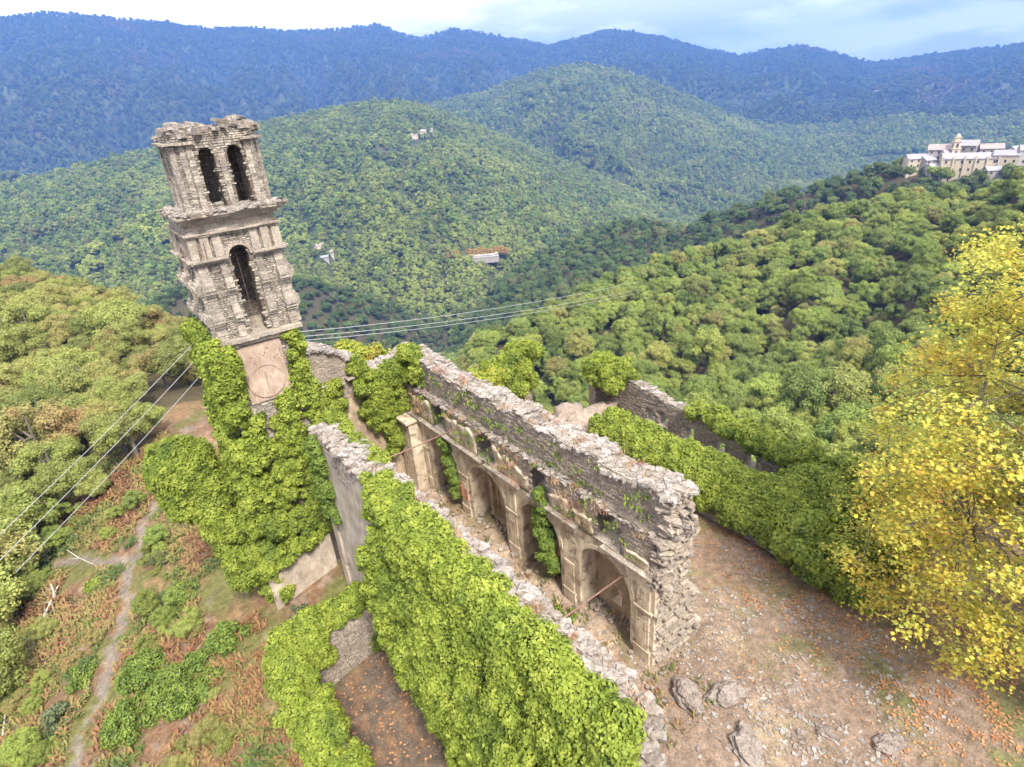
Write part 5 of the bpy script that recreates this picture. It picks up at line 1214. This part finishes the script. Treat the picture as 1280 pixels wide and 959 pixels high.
# ------------------------------------------------------------------ left slope, courtyard and trees near the ruin
def shrub(px, py, rad, hgt, mat, label, nb=26, leaf=.11, dens=150, group=None, name='bush', cat='bush', dens_core=.75):
    c = hit(px, py); C, R_ = [], []
    for q in range(nb):
        d_ = sphere_dirs(1)[0]; k = U_(.3, 1) ** .5; C.append((c[0] + d_[0] * rad * k, c[1] + d_[1] * rad * k, c[2] + hgt * (.35 + .45 * d_[2] * k))); R_.append(U_(.22, .42) * min(rad, hgt))
    return _ivy0(label, C, R_, dens, leaf, mat, name, cat, core=dens_core, group=group)
shrub(235, 862, 1.9, 1.3, 'bush', 'broad bramble thicket right of the footpath near the lower left', 60)
shrub(185, 845, 1.5, 1.2, 'bush', 'bramble bush pressed against the right edge of the footpath', 40)
shrub(165, 905, 1.4, 1.1, 'bush', 'lowest bramble bush right of the footpath', 34)
shrub(290, 800, 1.3, 1.0, 'bush', 'green bramble below the foot of the bell tower', 34)
shrub(200, 705, .7, .9, 'olivebush', 'small grey green bush beside the bend of the footpath', 18)
shrub(78, 900, .9, 1.0, 'olivebush', 'dark grey green bush left of the footpath', 20)
shrub(105, 850, .9, .9, 'bush', 'green bush between the dead logs and the footpath', 20)
shrub(232, 745, 1.0, 1.1, 'bush', 'green bush under the ivy mass left of the tower', 24)
shrub(118, 735, .7, .8, 'ivy', 'bright green bush below the fork of the footpath', 16)
shrub(375, 765, .45, .5, 'olivebush', 'tiny dark bush at the plinth of the tower', 10)
shrub(470, 800, 1.0, 1.3, 'bush', 'dark bush in the corner of the annex and the nave wall', 26)
shrub(30, 720, 2.2, 5.0, 'olivebush', 'tall dark green tree at the left edge of the picture', 60, .16, 110, name='evergreen_tree', cat='tree')
shrub(-10, 800, 1.8, 4.0, 'olivebush', 'dark green bush cut by the left edge of the picture', 46, .16, 110)
shrub(700, 775, .8, .7, 'ivy', 'green weeds clump inside the nearest arch', 16, .1)
shrub(600, 445, 2.6, 6.5, 'olivebush', 'grey green bushy tree rising behind the arcaded wall', 50, .2, 60, name='broadleaf_tree', cat='tree')
shrub(715, 470, 2.0, 4.0, 'olivebush', 'grey green tree between the ivy crown and the earth bank', 40, .18, 70, name='broadleaf_tree', cat='tree')
shrub(700, 500, 1.2, 1.4, 'ivy', 'bright green bush left of the earth bank', 22, .16, 120)
for i, (px, lab) in enumerate(((430, 'yellow green shrub crown showing above the end wall, nearest the tower'), (465, 'yellow green shrub crown above the middle of the end wall'), (500, 'yellow green shrub crown above the end wall, nearest the arcaded wall'))):
    c = at_dist(px, 437 + 4 * i, 47); C, R_ = [], []
    for q in range(40): d_ = sphere_dirs(1)[0]; C.append(c + d_ * np.array([1.7, 1.7, 1.5]) + (0, 0, -1.3)); R_.append(U_(.4, .7))
    _ivy0(lab, C, R_, 90, .16, 'ivy_yel', 'shrub', 'shrub')

for (px, py, di, rad, hg, lab) in ((1052, 600, 36, 2.6, 2.6, 'bright green leafy bush right of the windowed wall'), (1110, 620, 33, 2.6, 2.4, 'bright green bush half hidden by the yellow tree'), (1025, 668, 30, 1.8, 1.6, 'leafy bush growing out of the near end of the hedge')):
    c = at_dist(px, py, di); C, R_ = [], []
    for q in range(50): d_ = sphere_dirs(1)[0]; C.append(c + d_ * np.array([rad, rad, hg]) * U_(.5, 1) - (0, 0, hg * .6)); R_.append(U_(.4, .75))
    ivy_thing(lab, C, R_, 120, .24, 'ivy', 'bush', 'bush')
for (px, py, r_, lab) in ((1178, 217, 4.5, 'dark round tree left of the village church'), (1166, 212, 3.5, 'dark tree among the houses left of the church tower'), (1185, 222, 4, 'dark round tree below the left end of the church'), (1228, 226, 4.5, 'green tree below the right end of the church'), (1138, 214, 4, 'dark tree at the left end of the village')):
    c = at_dist(px, py, 466); crown, trunk = KIND_R[int(rng.integers(len(KIND_R)))]; t = thing('village_tree', lab, 'tree', tuple(c - (0, 0, 5))); t.scale = (r_ / 4.2,) * 3
    link('trunk', trunk, t); link('crown', crown, t)

# bracken and low growth on the slope
n = 9500; bx = rng.uniform(-22, 3.4, n); by = rng.uniform(22, 72, n)
keep = (np.minimum(seg_dist(bx, by, PATHP), seg_dist(bx, by, FORK)) > .75) & ~((bx > 1.2) & (by < 33)) & (fbm(bx * .22 + 3, by * .22, 3) > -.32) & ~((bx > 0) & (by > 31) & (by < 40))
bp_ = on_ground(np.stack([bx, by], 1)[keep]); hue = np.clip(.5 + 1.1 * fbm(bp_[:, 0] * .16 + 2, bp_[:, 1] * .16 + 9, 3) + rng.normal(size=len(bp_)) * .13, 0, 1)
def bracken(name, label, P, hue, per=8, ln=.36, cat='bracken'):
    m = len(P); Pb = np.repeat(P, per, 0); h = np.repeat(hue, per); k = len(Pb)
    a = rng.uniform(0, 6.28, k); L_ = ln * rng.uniform(.5, 1.35, k); out = np.stack([np.cos(a), np.sin(a), np.zeros(k)], 1); side = np.stack([-np.sin(a), np.cos(a), np.zeros(k)], 1)
    Pb = Pb + rng.normal(size=(k, 3)) * np.array([.16, .16, .03]) + np.array([0, 0, .05])
    up = rng.uniform(.45, .95, k)
    V = []; st = [(0.0, .0), (.3, .75), (.62, 1.0), (1.0, .72)]; wd = [.02, .14, .10, .005]
    for (o_, z_), w_ in zip(st, wd):
        c = Pb + out * (L_ * o_)[:, None] + np.array([0, 0, 1.0]) * (L_ * up * z_)[:, None]
        V += [c - side * (L_ * w_)[:, None], c + side * (L_ * w_)[:, None]]
    V = np.stack(V, 1).reshape(-1, 3); o = np.arange(k)[:, None] * 8
    F = np.concatenate([o + [0, 1, 3, 2], o + [2, 3, 5, 4], o + [4, 5, 7, 6]], 1).reshape(-1, 4)
    r = np.clip(h + rng.normal(size=k) * .09, 0, 1)
    return tag(mesh_obj(name, V, F, M['bracken'], None, np.repeat(r, 3)), label, cat, None, 'stuff')
bracken('bracken', 'green and rusty bracken covering the slope beside the footpath', bp_, hue)
n = 420; q_ = np.stack([rng.uniform(.2, 3.0, n), rng.uniform(20, 33, n)], 1); bracken('bracken', 'rust red bracken between the annex wall and the thicket', on_ground(q_)[fbm(q_[:, 0] * .5, q_[:, 1] * .5, 2) > .0], np.full(int((fbm(q_[:, 0] * .5, q_[:, 1] * .5, 2) > .0).sum()), .84), 9, .3)
q_ = np.stack([rng.uniform(-24, 2.5, 520), rng.uniform(24, 66, 520)], 1); q_ = q_[(np.minimum(seg_dist(q_[:, 0], q_[:, 1], PATHP), seg_dist(q_[:, 0], q_[:, 1], FORK)) > 1.6) & (fbm(q_[:, 0] * .18 + 7, q_[:, 1] * .18, 3) > -.02) & ~((q_[:, 0] > -.5) & (q_[:, 1] > 22))]
scatter('undergrowth', 'low green and olive scrub scattered over the slope beside the footpath', on_ground(q_) - np.array([0, 0, .35]), rng.uniform(.09, .27, len(q_)), rng.uniform(0, 6.28, len(q_)), [k[0] for k in KIND_L[:3] + KIND_R[:2]], 'scrub')
# dead logs
for (pts_, rad, lab) in ((((42, 815), (58, 770), (74, 735)), .11, 'long bleached dead log lying left of the footpath'), (((70, 750), (75, 735), (73, 722)), .10, 'short bleached stump standing at the end of the dead log'), (((5, 925), (9, 890), (8, 862)), .06, 'thin bleached branch at the lower left edge'), (((55, 742), (66, 756), (70, 770)), .05, 'thin bleached branch crossing the dead log'), (((85, 690), (100, 700), (118, 708)), .05, 'thin dead branch below the fork of the footpath')):
    P = [hit(*p_) + np.array([0, 0, .22]) for p_ in pts_]
    if 'stump' in lab: P = [P[0], P[0] + np.array([.1, .1, .6]), P[0] + np.array([.15, .3, 1.2])]
    t = thing('dead_branch', lab, 'dead wood', tuple(P[0]))
    mb = MB(); mb.tube(P, [rad, rad * .8, rad * .5], 7); part(mb, 'log', M['deadwood'], t)
    for k in range(2 if rad > .05 else 1):
        a0 = P[1] + (P[2] - P[1]) * .3 * k; d_ = sphere_dirs(1)[0] * .7; d_[2] = abs(d_[2]); mb = MB(); mb.tube([a0, a0 + d_ * .6, a0 + d_ * 1.1 + (0, 0, .1)], [rad * .45, rad * .3, rad * .1], 5); part(mb, 'twig', M['deadwood'], t)

# boulders and loose stones
M['boulder'] = stone_mat('boulder', [(.30, .25, .22), (.35, .30, .265), (.27, .225, .20)], (.17, .14, .12), .5, 1.2, .9, (.40, .37, .30))
for (px, py, s, lab, sd) in ((858, 872, (.85, .55, .55), 'brown masonry boulder lying nearest the broken wall end', 1.2), (906, 872, (.85, .5, .52), 'brown masonry boulder right of the first one', 2.7), (935, 938, (.9, .65, .3), 'flat pale grey rock outcrop at the bottom of the courtyard', 4.1), (1112, 930, (.7, .4, .25), 'low mossy rock under the yellow tree', 5.9), (1030, 915, (.45, .3, .2), 'small grey rock left of the mossy rock', 7.7)):
    c = hit(px, py); o = lump('boulder', (0, 0, 0), s, M['boulder'], sd, 30, .3); o.location = c + np.array([0, 0, s[2] * .35]); o.rotation_euler = (.2 * math.sin(sd), .2, sd); tag(o, lab, 'boulder')
    for f in o.data.polygons: f.use_smooth = False
for k in range(110):
    px, py = U_(830, 1130), U_(700, 950)
    if k < 75: px, py = random.gauss(985, 60), random.gauss(895, 34)
    c = hit(px, min(py, 955)); s = U_(.14, .36)
    o = lay_stone(None, (c[0], c[1], c[2] + .03), s, .12, SLABS, 'loose_stone', .8)
    tag(o, 'small grey stone scattered on the courtyard ground', 'stone', 'loose stones on the courtyard')
mb = MB(); q_ = on_ground(np.stack([rng.uniform(16, 27, 2200), rng.uniform(3, 18, 2200)], 1)); q_ = [p for p in q_ if fbm(np.array([p[0] * .35]), np.array([p[1] * .35]), 2)[0] > -.1]
stones_joined(mb, [tuple(p + np.array([0, 0, .01])) for p in q_], (.05, .2), .2, .4)
tag(mb.build('gravel', M['slate']), 'small broken slate chips strewn over the courtyard', 'gravel', None, 'stuff')
mb = MB(); q_ = on_ground(np.stack([np.concatenate([rng.uniform(10, 18, 420), rng.uniform(17, 18.1, 160)]), np.concatenate([rng.uniform(12, 34, 420), rng.uniform(14.5, 33, 160)])], 1)); q_ = [p for p in q_ if p[0] > 13 or random.random() < .4]
stones_joined(mb, [tuple(p + np.array([0, 0, U_(.0, .25) * (p[0] > 14.5)])) for p in q_], (.08, .34), .3, .5); tag(mb.build('nave_rubble', M['rubble']), 'fallen rubble lying on the nave floor under the arches', 'rubble', None, 'stuff')
# leaves on the ground
q_ = np.stack([rng.uniform(18, 31, 26000), rng.uniform(-1, 20, 26000)], 1); w_ = sstep(21.0, 27, q_[:, 0] + .28 * (8 - q_[:, 1]) + 3.0 * fbm(q_[:, 0] * .4, q_[:, 1] * .4, 2)); q_ = q_[rng.random(len(q_)) < w_ * .9 * sstep(-.25, .3, fbm(q_[:, 0] * .9 + 4, q_[:, 1] * .9, 3)) + .02]
q_ = np.concatenate([q_, np.stack([rng.uniform(3.2, 8, 800), rng.uniform(8, 24.4, 800)], 1), np.stack([rng.uniform(9.4, 18, 700), rng.uniform(10, 34, 700)], 1)])
P = on_ground(q_) + np.array([0, 0, .035]); V, F, r = leaf_faces(P, np.tile([0, 0, 1.], (len(P), 1)), .125, up=1.2, wild=.5); tag(mesh_obj('fallen_leaves', V, F, M['litter'], None, r), 'orange fallen leaves covering the ground under the yellow tree', 'leaves', None, 'stuff')

# ------------------------------------------------------------------ yellow autumn tree at the right
YB = np.array([32.5, -1.5, 0.3]); YT = thing('autumn_tree', 'large yellow autumn tree leaning into the right edge of the picture', 'tree', tuple(YB))
CROWN = [(1400, 120), (1262, 275), (1200, 320), (1150, 365), (1175, 420), (1118, 465), (1090, 520), (1105, 560), (1062, 605), (1058, 650), (1042, 720), (1060, 790), (1095, 840), (1150, 880), (1200, 940), (1400, 1050)]
def in_crown(p, thin=True):
    if p[2] < 2.0: return False
    ux_, uy_, uz_ = project(p)
    if uz_[0] < 3 or ux_[0] < 1290 and not in_poly(ux_, uy_, CROWN)[0]: return False
    return not (thin and ux_[0] < 1290 and uy_[0] > 600 and random.random() < (uy_[0] - 690) / 420)
tips = []
while len(tips) < 430:
    d_ = sphere_dirs(1)[0] * U_(.2, 1) ** .4; p = np.array([30.2, 2.6, 10.5]) + d_ * np.array([8.2, 8.6, 10.8])
    if in_crown(p): tips.append(p)
tips = np.array(tips); cl = []; shoots = []
for p in tips:
    out = p - np.array([32.0, 0.5, p[2] - 2.0]); out /= np.linalg.norm(out)
    for k in range(6):
        e = p + (out * U_(.1, 1.0) + sphere_dirs(1)[0] * U_(.3, .95)) * np.array([1, 1, .75])
        if in_crown(e, False): cl.append(e); shoots.append((p, e))
cl = np.array(cl)
tb = MB(); tr = [YB - (0, 0, .5), YB + (.1, .3, 3), YB + (-.2, 1.0, 7), YB + (-.5, 1.6, 12), YB + (-.8, 2.2, 18)]; tb.tube(tr, [.48, .40, .30, .2, .07], 10); part(tb, 'trunk', M['bark'], YT)
tb = MB(); limbs = []
for c in tips[rng.permutation(len(tips))[:46]]:
    f = np.clip((c[2] - 3) / 18, .12, .95); k = f * (len(tr) - 1); i = min(int(k), len(tr) - 2); s0 = np.array(tr[i]) + (np.array(tr[i + 1]) - np.array(tr[i])) * (k - i) - (0, 0, 1.0)
    m1 = s0 + (c - s0) * .5 + (0, 0, .6) + rng.normal(size=3) * .4; tb.tube([s0, (s0 + m1) / 2 + rng.normal(size=3) * .15, m1, (m1 + c) / 2 + rng.normal(size=3) * .2, c], [.12, .095, .07, .045, .02], 6); limbs += [m1, (m1 + c) / 2, c]
limb_ob = part(tb, 'limbs', M['bark'], YT)
tb = MB(); limbs = np.array(limbs)
for c in tips:
    j = np.argsort(np.linalg.norm(limbs - c, axis=1))[0]; b0 = limbs[j]
    if np.linalg.norm(b0 - c) > .05: tb.tube([b0, (b0 + c) / 2 + rng.normal(size=3) * .25, c], [.035, .025, .014], 5, caps=False)
for p, e in shoots: tb.tube([p, (p + e) / 2 + rng.normal(size=3) * .08, e], [.014, .01, .005], 4, caps=False)
o = part(tb, 'twigs', M['bark'], YT); o.parent = limb_ob; o.location = (0, 0, 0)
P = np.repeat(cl, 42, 0) + rng.normal(size=(len(cl) * 42, 3)) * np.array([.36, .36, .24]); V, F, r = leaf_faces(P, np.tile([0, 0, 1.], (len(P), 1)), .14, up=.35, wild=1.2, aspect=.9)
r = np.clip(np.repeat(np.repeat(rng.random(len(cl)), 42), 2) * .45 + r * .55, 0, 1); local(YT, mesh_obj('crown', V, F, M['yellow'], YT, r))

# ------------------------------------------------------------------ overhead wires
def wire(a, m, b, lab, rad):
    mb = MB(); a, m, b = np.array(a), np.array(m), np.array(b); P = [a * (1 - t) ** 2 + m * 2 * t * (1 - t) + b * t * t for t in np.linspace(0, 1, 14)]
    mb.tube(P, rad, 5); return tag(mb.build('power_line', M['wire']), lab, 'power line')
for (p0, p1, lab) in (((-40, 706), (252, 418), 'uppermost of the three wires left of the tower'), ((-10, 710), (262, 430), 'middle of the three wires left of the tower'), ((20, 715), (268, 449), 'lowest of the three wires left of the tower')):
    a, b = at_dist(*p0, 30), at_dist(*p1, 50); wire(a, (a + b) / 2 - (0, 0, .35), b, lab, .015)
for (p0, pm, p1, lab) in (((300, 420), (560, 405), (800, 352), 'topmost thin wire crossing the valley right of the tower'), ((300, 426), (560, 412), (800, 362), 'second thin wire crossing the valley right of the tower'), ((300, 431), (560, 417), (800, 366), 'lowest thin wire crossing the valley right of the tower')):
    wire(at_dist(*p0, 60), at_dist(*pm, 100), at_dist(*p1, 230), lab, .045)

# ------------------------------------------------------------------ village and far houses
M['wall_cream'] = plain_mat('cream_wall', (.50, .42, .315), .9, 0, .12, .4); M['wall_grey'] = plain_mat('grey_wall', (.33, .295, .275), .9, 0, .2, .4); M['wall_white'] = plain_mat('pale_wall', (.43, .40, .375), .9, 0, .12, .4); M['wall_pink'] = plain_mat('pink_wall', (.66, .48, .40), .9, 0, .12, .4)
M['roof_grey'] = plain_mat('slate_roof', (.27, .255, .28), .8, 0, .15, .5); M['roof_red'] = plain_mat('tile_roof', (.30, .24, .225), .85, 0, .2, .5); M['window_dark'] = plain_mat('dark_window', (.05, .05, .06), .4)
def house(px, py, dist, w, dp, h, yaw, wall, roof, label, cat='house', wins=(3, 2), group=None, rh=.3, name='house', place=None):
    c = (ray(px, py), at_dist(px, py, dist))[1] if place is None else place; t = thing(name, label, cat, tuple(c), group); t.rotation_euler = (0, 0, yaw)
    mb = MB(); V = [(x, y, z) for z in (-14, h) for (x, y) in ((-w / 2, -dp / 2), (w / 2, -dp / 2), (w / 2, dp / 2), (-w / 2, dp / 2))] + [(-w / 2, 0, h + dp * rh), (w / 2, 0, h + dp * rh)]
    mb.add(V, [(0, 1, 5, 4), (1, 2, 6, 9, 5), (2, 3, 7, 6), (3, 0, 4, 8, 7)], .5); mb.build('wall', M[wall], t)
    mb = MB(); e = .4; th = .25; n_ = math.hypot(dp / 2, dp * rh)
    for s in (-1, 1):
        V = []
        for dz in (.02, th):
            V += [(-w / 2 - e, s * (dp / 2 + e), h - rh * 2 * e + dz), (w / 2 + e, s * (dp / 2 + e), h - rh * 2 * e + dz), (w / 2 + e, 0, h + dp * rh + dz), (-w / 2 - e, 0, h + dp * rh + dz)]
        mb.add(V, [(0, 1, 2, 3), (4, 5, 6, 7), (0, 1, 5, 4), (1, 2, 6, 5), (3, 0, 4, 7), (2, 3, 7, 6)], .5)
    mb.build('roof', M[roof], t)
    for i in range(wins[0]):
        for j in range(wins[1]):
            x = (i + .5) / wins[0] * w - w / 2; z = h * (j + .6) / wins[1]; mb = MB(); mb.box((x, -dp / 2 - .01, z), (1.0, .18, 1.5), None, .5); mb.build('window', M['window_dark'], t)
    return t
vy = math.radians(-52)
ch = house(1207, 216, 478, 28, 12, 8.8, vy - .22, 'wall_cream', 'roof_grey', 'large cream village church with long grey roof', 'church', (7, 2), name='village_church', rh=.22)
mb = MB()
for i in range(6): mb.box((-14 + i * 5.6, -6.2, 2.5), (.9, .9, 16), None, .5)
for z in (8.4,): mb.box((0, -6.05, z), (29, .25, .35), None, .5)
mb.build('buttress', M['wall_cream'], ch)['kind'] = 'stuff'
bt = thing('church_tower', 'slender cream bell tower rising above the village church', 'tower', tuple(at_dist(1190, 205, 488))); bt.rotation_euler = (0, 0, vy)
for (nm, z0, z1, w, mt) in (('shaft', -8, 9, 4.4, 'wall_cream'), ('belfry', 9.2, 13.2, 3.9, 'wall_cream'), ('lantern', 13.4, 15.6, 3.0, 'wall_cream')):
    mb = MB(); mb.box((0, 0, (z0 + z1) / 2), (w, w, z1 - z0), None, .5); mb.box((0, 0, z1 + .1), (w + .7, w + .7, .28), None, .5); 
    if nm != 'shaft':
        pass
    mb.build(nm, M[mt], bt)
    if nm != 'lantern':
        for a in range(4):
            mb = MB(); R0 = Matrix.Rotation(a * math.pi / 2, 3, 'Z'); mb.box(np.array(R0 @ Vector((0, -w / 2, z1 - 2.2))), (1.1, .2, 2.4), np.array(R0), .5); mb.build('opening', M['window_dark'], bt)
mb = MB(); n = 10; V = [(1.4 * math.cos(t) * math.cos(p), 1.4 * math.sin(t) * math.cos(p), 15.9 + 1.9 * math.sin(p)) for p in np.linspace(0, 1.45, 5) for t in np.linspace(0, 2 * math.pi, n, endpoint=False)]
mb.add(V, [(j * n + i, j * n + (i + 1) % n, (j + 1) * n + (i + 1) % n, (j + 1) * n + i) for j in range(4) for i in range(n)] + [tuple(4 * n + i for i in range(n))], .5); mb.build('dome', M['wall_cream'], bt, True)
for (px, py, di, w, dp, h, yw, wl_, rf, lab, wn_) in (
    (1143, 210, 486, 12, 8, 6, .1, 'wall_cream', 'roof_grey', 'leftmost house of the village', (3, 2)), (1157, 210, 486, 8, 7, 5, .5, 'wall_grey', 'roof_grey', 'grey house second from the left end of the village', (2, 2)),
    (1170, 207, 492, 12, 9, 10, -.3, 'wall_grey', 'roof_red', 'tall grey house left of the church tower', (3, 3)), (1181, 209, 488, 7, 7, 8, .3, 'wall_cream', 'roof_grey', 'narrow cream house beside the church tower', (2, 3)),
    (1203, 204, 500, 13, 9, 11, -.6, 'wall_grey', 'roof_grey', 'grey stone house right behind the church tower', (3, 2)), (1219, 203, 503, 11, 8, 8, .3, 'wall_white', 'roof_grey', 'low grey house behind the church roof', (3, 1)),
    (1234, 204, 500, 12, 8, 9, -.2, 'wall_grey', 'roof_red', 'grey house behind the right end of the church', (3, 2)), (1254, 211, 478, 12, 8, 8, -.4, 'wall_cream', 'roof_grey', 'cream house right of the church', (3, 1)),
    (1268, 205, 495, 11, 8, 8, .5, 'wall_white', 'roof_grey', 'pale house near the right edge of the village', (3, 2)), (1282, 207, 480, 10, 8, 9, -.2, 'wall_white', 'roof_red', 'white house cut by the right edge of the picture', (2, 2)),
    (1240, 220, 468, 9, 6, 3.5, .1, 'wall_grey', 'roof_grey', 'low annex with grey roof below the church', (2, 1)), (1165, 217, 472, 8, 6, 4, .5, 'wall_white', 'roof_grey', 'small pale house left below the church', (2, 1))):
    house(px, py, di, w, dp, h, vy + yw, M and wl_, rf, lab, 'house', wn_)
for (px, py, di, w, dp, h, yw, wl_, rf, lab) in (
    (518, 173, 1400, 13, 9, 6, .3, 'wall_pink', 'roof_red', 'pink farmhouse on the green hill, left of a pair'), (530, 170, 1410, 12, 9, 9, -.2, 'wall_cream', 'roof_red', 'cream farmhouse on the green hill, middle of the hamlet'), (539, 167, 1420, 8, 8, 8, .1, 'wall_white', 'roof_red', 'pale ruin right of the cream farmhouse'),
    (398, 311, 840, 14, 9, 4, .2, 'wall_pink', 'roof_red', 'house with pink tiled roof in the woods right of the tower'), (413, 318, 830, 8, 6, 3.5, -.1, 'wall_white', 'roof_red', 'small shed right of the pink roofed house'), (406, 324, 815, 9, 5, 3, .1, 'wall_grey', 'roof_grey', 'grey shed below the pink roofed house'),
    (1047, 135, 3300, 18, 11, 8, .2, 'wall_white', 'roof_grey', 'left end of the far hamlet on the blue hillside'), (1062, 134, 3300, 20, 11, 8, .1, 'wall_cream', 'roof_grey', 'middle block of the far hamlet on the blue hillside'), (1073, 131, 3300, 13, 11, 9, .0, 'wall_white', 'roof_grey', 'right end of the far hamlet on the blue hillside'), (1095, 117, 3350, 20, 12, 8, .2, 'wall_grey', 'roof_red', 'higher far hamlet block on the blue hillside')):
    house(px, py, di, w, dp, h, math.radians(-(math.degrees(math.atan2(*at_dist(px, py, di)[:2])))) + yw, wl_, rf, lab, 'house', (2, 1), place=hit(px, py, di * .6, di * 1.5))
# terrace with stalls and a row of orange trees in the valley
tw = thing('terrace', 'pale terrace with parked stalls below the row of orange trees', 'terrace', tuple(TERR + np.array([0, 0, 5.0]))); yw_ = math.radians(-32); tw.rotation_euler = (0, 0, yw_)
mb = MB(); mb.box((0, 0, -3), (52, 11, 7), None, .5); mb.build('slab', M['wall_grey'], tw)
mb = MB(); mb.box((0, -5.72, .9), (52, .4, .8), None, .5); mb.build('parapet', M['wall_white'], tw)
for k in range(12):
    c = np.array(tw.location) + np.array(Matrix.Rotation(yw_, 3, 'Z') @ Vector((-23 + k * 4.2, U_(-3.5, 3), .5))); o = thing('market_stall', 'small pale stall standing on the terrace in the valley', 'stall', tuple(c), 'stalls on the valley terrace'); o.rotation_euler = (0, 0, yw_ + U_(-.2, .2))
    mb = MB(); mb.box((0, 0, .9), (3.4, 2.2, 1.8), None, .5); mb.build('counter', M[random.choice(['wall_grey', 'wall_white'])], o)
    mb = MB(); mb.add([(-2, -1.5, 1.9), (2, -1.5, 1.9), (2, 1.5, 1.9), (-2, 1.5, 1.9), (-1.5, 0, 2.8), (1.5, 0, 2.8)], [(0, 1, 5, 4), (1, 2, 5), (2, 3, 4, 5), (3, 0, 4)], .5); mb.build('canopy', M[random.choice(['wall_white', 'wall_pink'])], o)
KO = crown_kind(10., 5.0, 20, 5, .7, M['orange_far'], 399, .85, .2)
for k in range(17):
    c = np.array(tw.location) + np.array(Matrix.Rotation(yw_, 3, 'Z') @ Vector((-34 + k * 4.4, 9 + U_(-2, 5), 0))); t = thing('orange_tree', 'orange brown tree in the row behind the valley terrace', 'tree', tuple(c - (0, 0, 2)), 'orange trees behind the terrace'); t.scale = (U_(.85, 1.15),) * 3
    link('trunk', KO[1], t); link('crown', KO[0], t)
